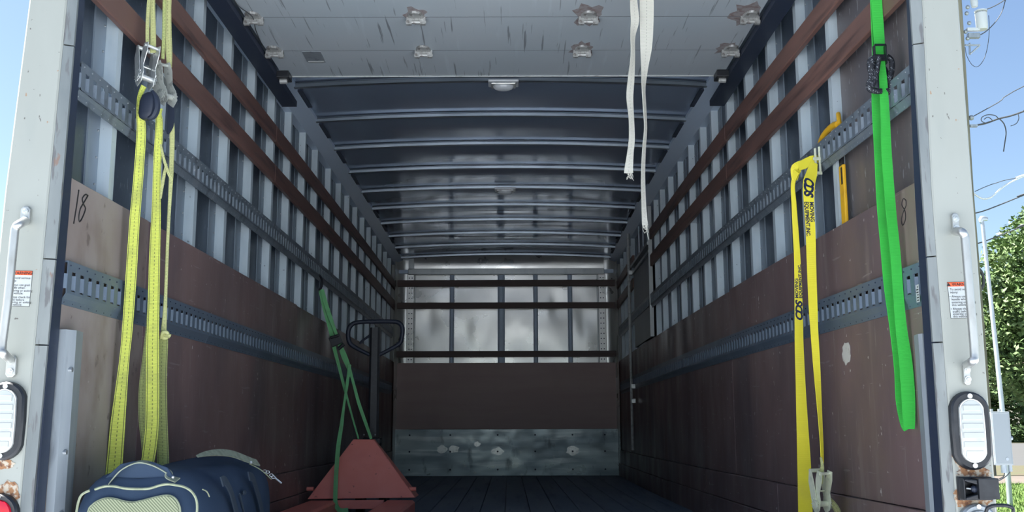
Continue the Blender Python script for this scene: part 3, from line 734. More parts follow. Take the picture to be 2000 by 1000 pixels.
sticker([(1850, 551), (1897, 550), (1857, 622)], [('To avoid serious', .07, .235), ('injury:', .07, .315), ('\u2022 Always use grab', .03, .43), ('handle when', .10, .51), ('entering or exiting', .10, .59), ('this vehicle.', .10, .665), ('\u2022 Always check', .03, .77), ('traffic before', .10, .845), ('entering or exiting', .10, .91), ('this vehicle.', .10, .98)],
        'orange and white warning sticker on the right rear post behind its handle', 0, 'r')
sticker([(16, 528), (64, 529), (9, 598)], [('To avoid serious', .07, .235), ('injury:', .07, .315), ('\u2022 Always use grab', .03, .43), ('handle when', .10, .51), ('entering or exiting', .10, .59), ('this vehicle.', .10, .665), ('\u2022 Always check for', .03, .77), ('traffic before', .10, .845), ('entering or exiting', .10, .91), ('this vehicle.', .10, .98)],
        'orange and white warning sticker on the left rear post behind its handle', 0, 'l')

# hand-drawn numbers on the plywood
def scrawl(lines, wall, name, label, wd=.0022):
    k = MB()
    for ln in lines:
        pts = [at(u, v, wall=wall) for u, v in ln]; pts = [Vector((p.x-wall*.001, p.y, p.z)) for p in pts]
        k.tube(pts, wd, 5, sub=4)
    return k.build(name, M['inkblack'], bpy.data.objects['wall_left' if wall < 0 else 'wall_right'], label=label)
scrawl([[(153, 371), (149, 400), (143, 437)], [(171, 382), (166, 380), (160, 388), (162, 398), (166, 408), (160, 425), (155, 433), (153, 425), (156, 408), (164, 394), (171, 382)]], -1, 'number_mark', 'handwritten 18 on the worn left plywood')
scrawl([[(1770, 392), (1765, 388), (1762, 400), (1768, 412), (1769, 428), (1764, 440), (1761, 430), (1765, 414), (1770, 402), (1770, 392)]], 1, 'number_mark', 'faint handwritten 8 on the right plywood', .0014)
# torn label on the right plywood
c = at(1654, 690, wall=1); k = MB(); random.seed(2)
rg = [(c.x-.002, c.y+.042*(1+.14*random.uniform(-1, 1))*math.cos(a), c.z+.038*(1+.14*random.uniform(-1, 1))*math.sin(a)) for a in [2*PI*i/20 for i in range(20)]]
k.loft([rg, [(p[0]+.0015, p[1], p[2]) for p in rg]]); k.build('label_remnant', M['paper'], label='pale torn label remnant on the right plywood under the track', cat='label')
a = at(1801, 572, wall=1)
k = MB().box(a.x-.0175, a.x-.0168, a.y-.022, a.y-.0, a.z-.028, a.z+.022); t = k.build('track_sticker', M['sticker'], label='small white printed sticker on the near end of the lower right track', cat='sticker')
k = MB()
for i in range(6): k.box(a.x-.0180, a.x-.0174, a.y-.018, a.y-.012+random.uniform(0, .008), a.z-.024+i*.0075, a.z-.021+i*.0075)
k.build('sticker_print', M['inkblack'], t)

# ================================================================== ratchets and straps
def ratchet(loc, rot, sc_, label, mt, coil=False):
    t = empty('ratchet_buckle', loc, rot, label=label, cat='ratchet'); t.scale = (sc_,)*3
    for sx in (-.024, .024):                               # frame cheeks
        poly = [(-.014, .085), (.014, .085), (.019, .05), (.012, .0), (.024, -.03), (.022, -.065), (.0, -.085), (-.022, -.065), (-.024, -.03), (-.012, .0), (-.019, .05)]
        MB().prism([(p, q) for p, q in poly], 'x', sx-.0013, sx+.0013).build('frame_cheek', mt, t, local=True)
    for sx in (-.029, .029):                               # handle cheeks swung out
        poly = [(.004, -.05), (.022, -.045), (.055, .03), (.058, .075), (.046, .08), (.02, .03), (-.004, -.03)]
        MB().prism(poly, 'x', sx-.0012, sx+.0012).build('handle_cheek', mt, t, local=True)
    MB().cyl((-.030, .052, .073), (.030, .052, .073), .008, n=12).build('handle_bar', mt, t, local=True, smooth=True)
    MB().cyl((-.034, 0, -.045), (.034, 0, -.045), .011, n=14).build('spool', mt, t, local=True, smooth=True)
    MB().cyl((-.030, 0, .075), (.030, 0, .075), .006, n=12).build('anchor_bolt', mt, t, local=True, smooth=True)
    for sx in (-.0315, .0315):                             # toothed wheels
        poly = []
        for i in range(22):
            a = 2*PI*i/22; r = .024 if i % 2 else .017; poly.append((r*math.cos(a+.15*(i % 2)), -.045+r*math.sin(a+.15*(i % 2))))
        MB().prism(poly, 'x', sx-.001, sx+.001).build('gear', mt, t, local=True)
    MB().tube([(-.022, .02, .0), (.022, .02, .0)], .003, 6).build('pawl', mt, t, local=True)
    return t
def strap(name, label, mt, pts, ws, ns, th=.0028, parent=None, **k):
    b = MB().ribbon(pts, ws, ns, th, **k)
    o = b.build(name, M[mt], parent, label=label if parent is None else None, cat='strap' if parent is None else None, smooth=True)
    return o, b
F = (0, -1, 0)
def nrm(a): a = math.radians(a); return (math.sin(a), -math.cos(a), 0)     # 0 faces the opening, + turns to the right
def sp(lst, y, dflt=0):
    pts, ws, ns = [], [], []
    for it in lst:
        u, v, wpx = it[:3]; ang = it[3] if len(it) > 3 else dflt; yy = it[4] if len(it) > 4 else y
        p = at(u, v, y=yy); pts.append(p); c_ = max(.35, abs(math.cos(math.radians(ang)))); ws.append(wpx/FPX*yy*1.01/c_); ns.append(nrm(ang))
    return pts, ws, ns
YA, YB = 3.16, 3.22
# strap one (leftmost), upper double run, ratchet, long lower run
strap('ratchet_strap', 'leftmost lime strap hanging from its ratchet to behind the bag', 'lime',
      *sp([(281, 168, 6, 60, 3.12), (273, 190, 6, 55, 3.12), (274, 225, 13, 25, 3.12), (276, 260, 17, 15), (270, 350, 18, 15), (263, 430, 19, 10), (256, 540, 20, 10), (249, 640, 19, 10), (243, 700, 17, 20), (236, 770, 22, 10), (230, 830, 27, 5), (226, 880, 29, 0), (222, 930, 31, 0), (219, 985, 32, 0)], YA))
strap('ratchet_strap', 'pale narrow upper strap running up from the left ratchet', 'limepale', *sp([(301, -60, 10), (298, 0, 10), (299, 60, 11), (299, 103, 12)], YA))
strap('ratchet_strap', 'thin outer upper strap beside the pale one on the left ratchet', 'limepale', *sp([(297, -60, 7), (291, 0, 7), (288, 50, 7), (288, 92, 7)], YA-.02))
strap('ratchet_strap', 'broad yellow upper strap running up from the right ratchet of the left pair', 'limepale', *sp([(334, -60, 14), (328, 0, 14), (328, 60, 14), (330, 100, 13), (331, 132, 9)], YB))
strap('ratchet_strap', 'thin folded strap edge left of the broad yellow upper strap', 'limedull', *sp([(325, -60, 5), (321, 0, 5), (320, 60, 5), (318, 115, 5)], YB-.02, 40))
t = ratchet(at(289, 130, y=3.14), (.1, .10, .85), .88, 'left ratchet of the pair hanging on the left wall, dark coil under it', M['chrome'])
t = ratchet(at(323, 165, y=3.20), (-.1, -.16, 1.15), .88, 'right ratchet of the pair hanging on the left wall, toothed wheel showing', M['hinge2'])
k = MB(); rings = []
for q, hx_, hy_ in ((0, .012, .010), (.006, .022, .016), (.02, .027, .019), (.06, .028, .020), (.078, .024, .018), (.088, .012, .010)):
    c_ = at(286+q*60, 234, y=3.11)+Vector((0, 0, q)); rings.append([c_+Vector((hx_*math.copysign(abs(math.cos(a))**.7, math.cos(a)), hy_*math.copysign(abs(math.sin(a))**.7, math.sin(a)), 0)) for a in [2*PI*i/18 for i in range(18)]])
k.loft(rings)
k.tube([at(297, 178, y=3.10), at(304, 192, y=3.10), at(306, 210, y=3.10), at(300, 226, y=3.10), at(290, 232, y=3.10)], [.006, .011, .012, .011, .007], 8, sub=4)
k.build('rubber_grip', M['rubber'], smooth=True, label='dark rounded rubber grip under the left ratchet', cat='grip')
# strap two: bright wide run with two duller runs behind it
strap('ratchet_strap', 'bright yellow widest lime strap hanging in the middle of the left group', 'lime',
      *sp([(306, 212, 10, 20), (311, 240, 12, 30), (308, 300, 14, 20), (306, 360, 15, 10), (305, 420, 18), (302, 500, 21), (300, 600, 22), (298, 680, 24), (298, 760, 25), (297, 830, 25), (292, 880, 25), (285, 925, 24), (282, 985, 24)], 3.20))
strap('ratchet_strap', 'dull grey green strap bowing out left behind the bright one', 'limedull',
      *sp([(295, 560, 10, 20), (292, 620, 10, 20), (286, 690, 12, 20), (279, 760, 14, 15), (280, 820, 16, 15), (286, 870, 17, 15), (288, 930, 17), (288, 985, 17)], 3.245))
strap('ratchet_strap', 'dull ribbed strap hanging right of the bright one, knotted at its top', 'limedull',
      *sp([(321, 652, 9, 30), (318, 670, 20), (315, 740, 21), (316, 820, 21), (318, 880, 22), (319, 930, 22), (319, 985, 22)], 3.26))
strap('ratchet_strap', 'thin pale folded strap hanging to the knot right of the bright strap', 'limepale',
      *sp([(333, 213, 6, 30), (336, 250, 9, 20), (336, 290, 9, 10), (334, 350, 8, 10), (331, 400, 5, 40), (327, 480, 4, 50), (324, 560, 4, 50), (322, 610, 6, 40), (320, 645, 9, 30), (321, 656, 11, 20)], 3.25))
strap('strap_tail', 'short forked strap end hanging below the right ratchet', 'lime', *sp([(313, 212, 9), (310, 240, 6), (313, 275, 4)], 3.17))
strap('strap_tail', 'pale frayed strap end crossing between the lime straps', 'limepale', *sp([(314, 282, 4), (320, 310, 5), (328, 335, 6), (336, 353, 5)], 3.16))
strap('strap_tail', 'short pale strap end curling down beside the bright strap', 'limepale', *sp([(325, 320, 4), (320, 345, 6), (316, 370, 5), (314, 388, 3)], 3.165))
strap('rubber_cover', 'dark rubber cover hanging under the right ratchet', 'limedull', *sp([(331, 190, 8), (334, 215, 13), (333, 245, 12), (328, 262, 4)], 3.235))
bpy.data.objects['rubber_cover'].data.materials[0] = M['rubber']; bpy.data.objects['rubber_cover']['category'] = 'cover'
k = MB().ball(at(322, 655, y=3.235), .014, 10, 7, (1.0, .7, 1.1)); k.tube([at(314, 660, y=3.23), at(318, 650, y=3.21), at(326, 650, y=3.21), at(330, 659, y=3.225)], [.004, .006, .006, .004], 7, sub=4)
k.tube([at(322, 655, y=3.22), at(330, 656, y=3.21), at(333, 654, y=3.22)], [.006, .005, .003], 6, sub=3)
k.build('strap_knot', M['limepale'], smooth=True, label='pale strap knot in front of the left track', cat='knot')
# white frayed straps hanging from the raised door
def frayed(tip, n_, yy, parent):
    k = MB(); p0 = at(*tip, y=yy)
    for i in range(n_):
        q = p0+Vector((random.uniform(-.008, .008), random.uniform(-.003, .003), .004)); L_ = random.uniform(.01, .035)
        k.tube([q, q+Vector((random.uniform(-.006, .006), 0, -L_*.6)), q+Vector((random.uniform(-.008, .008), 0, -L_))], .0008, 4)
    return k.build('frayed_end', M['white'], parent)
o, _ = strap('pull_strap', 'shorter off-white frayed strap hanging from the raised door', 'white',
      *sp([(1236, -90, 13, 30), (1237, -20, 13, 30), (1238, 10, 16, 20), (1240, 40, 17, 10), (1236, 70, 10, 45), (1236, 110, 9, 45), (1233, 150, 13, 30), (1230, 190, 14, 20), (1233, 230, 11, 30), (1234, 270, 12, 20), (1231, 300, 13, 15), (1228, 330, 17, 0), (1228, 338, 18, 0)], 3.6), sub=5)
frayed((1230, 338), 14, 3.6, o)
o, _ = strap('pull_strap', 'longer off-white frayed strap hanging from the raised door', 'white',
      *sp([(1263, -90, 29), (1263, -20, 29), (1263, 40, 28), (1262, 90, 24), (1259, 130, 15, 20), (1257, 170, 8, 50), (1259, 210, 7, 50), (1261, 250, 6, 50), (1258, 290, 7, 45), (1256, 340, 8, 40), (1257, 390, 9, 30), (1259, 430, 11, 15), (1260, 440, 12, 10)], 3.62), sub=5)
frayed((1261, 440), 14, 3.62, o)
MB().tube([at(1262, 440, y=3.62), at(1264, 455, y=3.62), at(1267, 468, y=3.62)], .0012, 5).build('loose_thread', M['white'], o)
# bright green strap
green = empty('cam_strap', (1.15, 2.97, .48), label='bright green strap hanging in a long loop beside the right rear post', cat='strap')
def gs(lst, y, dflt=0, **k): b = MB().ribbon(*sp(lst, y, dflt), .003, **k); return b.build('webbing', M['green'], green, smooth=True)
gs([(1712, -60, 22), (1712, 0, 22), (1716, 60, 22), (1719, 100, 20), (1720, 120, 18)], 2.98)
gs([(1704, -60, 12, 20), (1705, 0, 12, 20), (1707, 60, 11, 20), (1709, 130, 11, 20), (1711, 200, 18, 10), (1717, 300, 20, 10), (1722, 400, 20, 10), (1728, 470, 20, 10), (1737, 560, 22, 10), (1747, 640, 20, 10), (1757, 720, 22, 10), (1760, 780, 22, 10), (1768, 825, 20), (1774, 838, 18)], 3.02)
gs([(1722, 118, 12), (1725, 160, 16), (1729, 230, 18), (1731, 290, 20), (1736, 360, 20), (1741, 420, 21, 10), (1749, 500, 20), (1754, 570, 20), (1760, 640, 22), (1768, 700, 25), (1773, 760, 26), (1775, 810, 24), (1776, 838, 20)], 2.96)
k = MB().ribbon(*sp([(1752, 640, 3), (1750, 690, 5), (1754, 760, 6), (1757, 810, 5)], 3.04, 20), .003); k.build('webbing', M['green'], green, smooth=True)
bk = empty('cam_buckle', at(1722, 180, y=2.94), label='black cam buckle with a cord wrapped pad on the bright green strap', cat='buckle')
for du in (-11, 11): MB().box(0, .003, 0, .02, -.030, .030, c=at(1720+du, 105, y=2.945), R=Matrix.Identity(3)).build('buckle_cheek', M['black'], bk, bevel=.001)
MB().box(0, .034, 0, .004, 0, .006, c=at(1709, 89, y=2.942), R=Matrix.Identity(3)).build('buckle_bar', M['black'], bk)
MB().box(0, .034, 0, .006, 0, .020, c=at(1709, 118, y=2.945), R=Matrix.Identity(3)).build('cam_lever', M['black'], bk, bevel=.002)
def cord(t, b, cur, src, noise):
    v = t.nodes.new('ShaderNodeTexChecker'); v.inputs['Scale'].default_value = 240; t.links.new(src, v.inputs[0])
    mx = t.nodes.new('ShaderNodeMix'); mx.data_type = 'RGBA'; n_ = noise((150, 150, 150), .54, .6); mu = t.nodes.new('ShaderNodeMath'); mu.operation = 'MULTIPLY'
    t.links.new(v.outputs['Fac'], mu.inputs[0]); t.links.new(n_, mu.inputs[1]); t.links.new(mu.outputs[0], mx.inputs['Factor'])
    mx.inputs['A'].default_value = (.012, .014, .02, 1); mx.inputs['B'].default_value = (.22, .24, .26, 1); t.links.new(mx.outputs['Result'], b.inputs['Base Color'])
M['cord'] = mat('black cord flecked with white', (.02, .02, .02), .7, edit=cord)
MB().tube([at(u, v, y=2.95) for u, v in ((1711, 112), (1702, 118), (1701, 130), (1703, 150), (1698, 165), (1700, 174), (1712, 178), (1722, 178))], [.010, .012, .012, .010, .010, .010, .009, .008], 10, sub=4).build('cord_wrap', M['cord'], bk, smooth=True)
MB().tube([at(u, v, y=2.94) for u, v in ((1717, 110), (1715, 130), (1711, 150), (1704, 170))], .0065, 8, sub=4).build('cord_wrap', M['cord'], bk, smooth=True)
MB().tube([at(u, v, y=2.965) for u, v in ((1732, 110), (1741, 118), (1742, 135), (1738, 155), (1740, 172), (1730, 178))], .009, 8, sub=4).build('cord_wrap', M['cord'], bk, smooth=True)
MB().ball(at(1718, 148, y=2.985), .036, 14, 10, (.85, .3, 1.2)).build('pad', M['rubber'], bk, smooth=True)
# yellow printed strap threaded through the upper right track
ylw = empty('printed_strap', at(1585, 330, y=3.66), label='yellow strap printed CDS MOVING EQUIPMENT hung from the upper right track', cat='strap')
R_leg = MB().ribbon(*sp([(1590, 318, 14, 0, 3.60), (1585, 340, 22, 0, 3.58), (1580, 360, 24, 0, 3.56), (1580, 400, 20), (1583, 450, 19), (1585, 520, 18), (1588, 600, 17), (1590, 640, 15), (1594, 700, 14), (1598, 760, 12, 20), (1602, 820, 9, 30), (1605, 870, 7, 35), (1606, 905, 6, 30)], 3.55), .0026, sub=8, seg=4)
R_leg.build('webbing', M['yellow'], ylw, smooth=True)
L_leg = MB().ribbon(*sp([(1556, 335, 10, -45, 3.66), (1549, 360, 6, -50, 3.7), (1551, 400, 7, -50), (1554, 450, 9, -40), (1557, 500, 11, -25), (1559, 560, 14, -10), (1560, 620, 16, 0), (1561, 680, 17), (1564, 760, 19), (1567, 830, 22), (1571, 920, 26), (1573, 1000, 27), (1574, 1080, 27)], 3.72), .0026, sub=8, seg=4)
L_leg.build('webbing', M['yellow'], ylw, smooth=True)
k = MB().ribbon([at(1552, 352, y=3.69), at(1556, 328, y=3.68), at(1572, 320, y=3.66), at(1588, 312, y=3.64), at(1604, 308, y=3.66)], [.020, .042, .048, .036, .024], [(-.2, -1, .2), (-.1, -1, .6), (0, -1, .5), (0, -1, .4), (0, -1, .2)], .003)
k.build('folded_webbing', M['yellow'], ylw, smooth=True)
k = MB()
for du, dv in ((-6, 0), (2, -3)):
    p = at(1596+du, 300+dv, y=3.625); k.box(0, .008, -.004, .004, -.085+.0, .02, c=p, R=Matrix.Identity(3))
k.box(0, .028, -.003, .003, -.006, .006, c=at(1588, 310, y=3.62), R=Matrix.Identity(3)); k.box(0, .03, -.003, .003, -.006, .006, c=at(1590, 338, y=3.62), R=Matrix.Identity(3))
k.build('track_fitting', M['zinc'], ylw, bevel=.002)
def print_on(rb, items, flip, name):
    path = rb.path; k = MB()
    def pos(L_, a):
        for i in range(len(path)-1):
            if path[i+1][4] >= L_: break
        p0, s0, n0, w0, l0 = path[i]; p1, s1, n1, w1, l1 = path[i+1]; q = (L_-l0)/max(1e-9, l1-l0)
        return p0.lerp(p1, q)+s0.lerp(s1, q)*(a*(w0+(w1-w0)*q))+n0.lerp(n1, q)*.0022
    for s_, L0, a0, size, shear, bold, spc in items:
        vs, fs = text_shape(s_, 1, shear, bold, sp=spc)
        vs = [(pos(L0+flip*v.x*size[0], a0+flip*sgn_*v.y*size[1])) for v in vs]
        k.add(vs, fs)
    k.build(name, M['ink'], ylw)
def L_at(rb, vpx, upx, yy):
    z = at(upx, vpx, y=yy).z
    return min(rb.path, key=lambda q: abs(q[0].z-z))[4]
# side vector s = t x n: strap runs down, facing the opening
sgn_ = 1 if R_leg.path[10][1].x > 0 else -1
print_on(R_leg, [('CDS', L_at(R_leg, 348, 1581, 3.56), -.40*sgn_, (.040, 1.12), .30, .045, .88), ('MOVING', L_at(R_leg, 397, 1580, 3.55), .06*sgn_, (.0185, .56), 0, .035, 1.0), ('EQUIPMENT,INC.', L_at(R_leg, 395, 1580, 3.55), -.44*sgn_, (.0165, .56), 0, .035, 1.0)], 1, 'print')
sgn_ = 1 if L_leg.path[40][1].x > 0 else -1
print_on(L_leg, [('CDS', L_at(L_leg, 628, 1560, 3.72), .42*sgn_, (.040, 1.15), .30, .045, .88), ('MOVING', L_at(L_leg, 580, 1560, 3.72), -.04*sgn_, (.0185, .56), 0, .035, 1.0), ('EQUIPMENT,INC.', L_at(L_leg, 582, 1560, 3.72), .46*sgn_, (.0165, .56), 0, .035, 1.0)], -1, 'print')
ratchet(at(1607, 962, y=3.52), (.25, -.02, .35), .86, 'yellow zinc ratchet at the end of the printed yellow strap, bottom right', M['zinc'])
strap('strap_tail', 'short olive strap end above the lower right ratchet', 'limepale', *sp([(1603, 893, 4), (1606, 910, 6), (1604, 925, 9), (1602, 945, 9)], 3.53))
strap('strap_tail', 'yellow strap tail curving away below the lower right ratchet', 'limepale', *sp([(1616, 975, 12, 20), (1627, 985, 12, 20), (1636, 1000, 12, 20), (1640, 1030, 12, 20)], 3.56))
# yellow bar tucked behind the upper right track
t = empty('hooked_bar', at(1652, 437, x=1.218), label='yellow hooked bar tucked behind the upper right track and plywood', cat='bar')
xb = 1.199
lo_, hi_ = at(1651, 437, x=xb), at(1651, 318, x=xb)
y_ = lo_.y
MB().box(xb-.0055, xb+.006, y_-.022, y_+.022, 1.10, hi_.z, ny=1).build('bar', M['yplastic'], t, bevel=.003)
MB().box(xb-.0072, xb-.0058, y_-.016, y_-.004, hi_.z-.07, hi_.z-.01).build('bar_label', M['inkblack'], t)
MB().box(xb-.005, xb+.004, y_-.014, y_+.014, hi_.z-.005, 1.55).build('neck', M['black'], t)
k = MB().tube([at(u, v, x=1.190) for u, v in ((1637, 243), (1628, 246), (1616, 256), (1606, 270), (1601, 283))], [.013, .013, .012, .011, .009], 10, sub=4)
k.build('hook', M['yplastic'], t, smooth=True)
MB().tube([at(1640, 244, x=1.19), Vector((1.20, y_+.01, 1.60)), Vector((1.200, y_, 1.54))], .008, 8, sub=3).build('shank', M['yplastic'], t, smooth=True)

# ================================================================== duffel bag
bag = empty('duffel_bag', (-.96, 3.2, 0), label='navy duffel bag with olive piping lying by the left wall', cat='bag')
def sec(y, hx, hz, cx=-.96, n=40, e=3.2, dz=0):
    out = []
    for i in range(n):
        a = 2*PI*i/n; ca, sa = math.cos(a), math.sin(a)
        x = hx*abs(ca)**(2/e)*(1 if ca >= 0 else -1); z = hz*abs(sa)**(2/e)*(1 if sa >= 0 else -1)
        zz = max(.002, hz+z*(1 if z > 0 else .98))
        if z > 0: zz += -.012*math.cos(2*PI*x/hx*.5)**2*(1-abs((y-2.75)/.4)) if y < 3.0 else 0
        out.append((cx+x, y, zz+dz))
    return out
k = MB()
k.loft([sec(2.755, .03, .03, dz=.15), sec(2.752, .115, .13, dz=.055), sec(2.757, .145, .165, dz=.020), sec(2.772, .162, .186, dz=.006), sec(2.80, .170, .196), sec(2.9, .172, .197), sec(3.1, .173, .195), sec(3.3, .172, .201), sec(3.5, .170, .205), sec(3.6, .164, .200), sec(3.66, .145, .18), sec(3.69, .10, .13, dz=.04), sec(3.70, .03, .03, dz=.14)])
k.build('bag_body', M['bagcloth'], bag, smooth=True)
yb = 2.748
def onend(lst, y=yb): return [at(u, v, y=y) for u, v in lst]
pipe = onend([(149.5, 1000), (152, 985), (157, 970), (164, 963), (175, 958)])
MB().tube(pipe, .0034, 6, sub=4).build('piping', M['piping'], bag, smooth=True)
pipe = onend([(185, 956), (204, 950), (224, 950), (245, 954), (272, 955), (292, 954), (312, 948), (328, 945.6), (346, 948), (359.5, 951), (373, 959), (382, 972), (385, 987), (384, 1010), (380, 1060), (368, 1110)])
MB().tube(pipe, .0034, 6, sub=4).build('piping', M['piping'], bag, smooth=True)
pk = onend([(165, 1110), (167, 1050), (172, 1000), (181, 986), (195, 977), (211, 973), (227, 975), (245, 980), (262, 981), (278.5, 978), (299, 972.6), (319, 968.5), (332.5, 968.5), (342, 974), (349, 985), (352, 1000), (354, 1050), (352, 1110)], yb-.004)
MB().tube(pk, .003, 6, closed=True, sub=3).build('pocket_piping', M['piping'], bag, smooth=True)
P_, _ = cat(pk, pk, 3, True)
k = MB(); c_ = sum(P_, Vector())/len(P_)
rg = [[p.copy() for p in P_], [p+(c_-p)*.03+Vector((0, -.005, 0)) for p in P_]]
k.loft([[p+Vector((0, .006, 0)) for p in P_]]+rg); k.build('mesh_pocket', M['olive'], bag, smooth=True)
k = MB().ribbon([at(213, 944, y=2.77), at(222, 934, y=2.77), at(237, 918, y=2.77), at(258, 906, y=2.77), at(277, 902, y=2.775), at(300, 907, y=2.78), at(321, 917, y=2.785), at(331, 924, y=2.785), at(331, 932, y=2.78), at(347, 938, y=2.775)],
                [.024]*10, [(-.5, -.3, .8), (-.8, -.2, .6), (-.6, -.2, .8), (-.3, -.2, 1), (0, -.2, 1), (.3, -.25, 1), (.6, -.3, 1), (.9, -.3, .4), (.4, -.4, 1), (.2, -.5, 1)], .003)
k.build('end_handle', M['handlecloth'], bag, smooth=True)
MB().prism([(-1.05, .372), (-.865, .372), (-.885, .400), (-.925, .4135), (-.975, .4165), (-1.01, .409)], 'y', 2.776, 2.784).build('handle_flap', M['bagcloth'], bag, bevel=.003)
MB().ball(at(338, 932, y=2.765), .004, 8, 5).build('handle_rivet', M['chrome'], bag)
k = MB().ribbon([at(385, 891, y=3.08), at(405, 886, y=3.14), at(430, 884, y=3.22), at(455, 887, y=3.30), at(480, 896, y=3.36), at(494, 901, y=3.40), at(504, 904, y=3.43)], [.008, .018, .026, .03, .03, .028, .026], [(.7, -.5, .8)]*7, .004)
k.build('top_handle', M['handlecloth'], bag, smooth=True)
MB().ball(at(490, 903, y=3.37), .005, 10, 6).build('handle_rivet', M['chrome'], bag)
MB().tube([at(487, 906, y=3.40), at(500, 912, y=3.42), at(515, 922, y=3.44), at(530, 936, y=3.46)], .002, 6, sub=3).build('zip_piping', M['piping'], bag)
k = MB()
for (u, v) in ((517, 920), (523, 922), (530, 928), (534, 932)):
    c_ = at(u, v, y=3.45); k.tube([c_+Vector((.006*math.cos(a), 0, .004*math.sin(a))) for a in [2*PI*i/10 for i in range(10)]], .0013, 5, closed=True)
k.tube([at(537, 933, y=3.45), at(550, 944, y=3.45)], .003, 6); k.build('zip_pull', M['chrome'], bag)
for us in ([(433, 941), (440, 940), (450, 958), (458, 985), (464, 1010)], [(486, 930), (494, 934), (501, 955), (508, 980), (514, 1010)]):
    yy = 3.0 if us[0][0] < 450 else 3.3
    pts = [at(u, v, x=-.780+.002*i) for i, (u, v) in enumerate(us)]
    MB().ribbon(pts, [.028]*5, [(1, -.2, .3)]*5, .004).build('side_strap', M['bagstrap'], bag, smooth=True)
MB().tube([at(u, v, x=-.783) for u, v in ((396, 956), (404, 960), (409, 970))], .0018, 6, sub=3).build('side_piping', M['piping'], bag)
MB().ball(at(477, 962, x=-.785), .011, 8, 6, (.5, 1.6, .7)).build('side_tab', M['bagstrap'], bag, smooth=True)
MB().tube([at(u, v, x=-.785) for u, v in ((468, 964), (473, 985), (478, 1005))], .003, 6, sub=3).build('side_cord', M['bagstrap'], bag, smooth=True)

# ================================================================== pallet jack
pj = empty('pallet_jack', (-.84, 5.6, 0), label='red pallet jack with a black loop handle standing near the left wall', cat='pallet jack')
yf = 6.0
# battery-frame plate, leaning back
bl, br_, tr, tl = at(600, 975, y=yf), at(811, 972, y=yf), at(730, 858, y=6.12), at(690, 858, y=6.12)
th = Vector((0, .012, 0)); k = MB()
k.loft([[bl, br_, tr, tl], [bl+th, br_+th, tr+th, tl+th]]); k.build('front_plate', M['red'], pj, bevel=.004)
# side webs of the frame behind the plate
for a_, b__, s in ((bl, tl, 1), (br_, tr, -1)):
    k = MB(); e = Vector((s*.01, 0, 0)); bk_ = Vector((0, .22, 0)); q = [a_+th, b__+th, b__+th+Vector((0, .05, 0)), a_+th+bk_]
    k.loft([q, [p+e for p in q]]); k.build('side_web', M['red'], pj)
MB().box(bl.x+.15, br_.x-.18, yf-.004, yf+.03, .045, .094).build('cross_member', M['red'], pj, bevel=.003)
for s, x0 in ((-1, bl.x+.003), (1, br_.x-.173)):          # forks toward the opening, hollow below
    pts = []
    for y, z in ((yf+.02, .092), (5.02, .092), (4.90, .084), (4.84, .05)):
        wv = .085 if y > 4.9 else .06; cx = x0+.085
        pts.append([(cx-wv, y, .02), (cx-wv, y, z-.012), (cx-wv+.012, y, z), (cx+wv-.012, y, z), (cx+wv, y, z-.012), (cx+wv, y, .02)])
    k = MB(); k.loft(pts); k.build('fork', M['red'], pj, bevel=.002)
    MB().cyl((x0+.05, 5.10, .030), (x0+.12, 5.10, .030), .028, n=16).build('load_wheel', M['black'], pj, smooth=True)
for u in (606, 806):
    c_ = at(u, 955, y=6.06); MB().cyl((c_.x-.02, c_.y, c_.z), (c_.x+.02, c_.y, c_.z), .012, n=12).build('axle_pin', M['red'], pj, smooth=True)
hx = at(730, 850, y=6.31).x
MB().cyl((hx, 6.29, .12), (hx, 6.29, .42), .05, n=20).build('pump', M['black'], pj, smooth=True)
MB().box(hx-.06, hx+.05, 6.24, 6.34, .40, .445).build('pump_yoke', M['black'], pj, bevel=.01)
for u in (711, 733): MB().ball(at(u, 849, y=6.235), .005, 8, 6).build('bolt', M['chrome'], pj)
for dx in (-.07, .07): MB().cyl((hx+dx-.022, 6.31, .092), (hx+dx+.022, 6.31, .092), .09, n=24).build('steer_wheel', M['black'], pj, smooth=True)
YH = 6.32
def ph(u, v): return at(u, v, y=YH)
s0, s1 = ph(729, 853), ph(733, 640)
MB().prism([(-.030, -.02), (.030, -.02), (.034, .0), (.030, .02), (-.030, .02), (-.034, 0)], 'z', 0, 1)
k = MB(); rings = []
for q in (0, 1):
    c_ = s0.lerp(s1, q); wv = .033-.003*q
    rings.append([c_+Vector((a_*wv, b_*.018, 0)) for a_, b_ in ((-1, -.6), (-.6, -1), (.6, -1), (1, -.6), (1, .6), (.6, 1), (-.6, 1), (-1, .6))])
k.loft(rings); k.build('handle_shaft', M['black'], pj)
lp = [(722, 693), (700, 682), (684, 671), (680, 655), (682, 641), (690, 632), (705, 629), (733, 628), (762, 628), (778, 630), (786, 640), (785, 658), (781, 670), (766, 680), (741, 693)]
MB().tube([ph(u, v) for u, v in lp], [.012]*2+[.014]*4+[.013]*3+[.014]*4+[.012]*2, 10, sub=4).build('handle_loop', M['rubber'], pj, smooth=True)
MB().tube([ph(724, 654), ph(714, 661), ph(706, 667), ph(703, 672)], [.008, .007, .007, .006], 8, sub=3).build('release_lever', M['rubber'], pj, smooth=True)
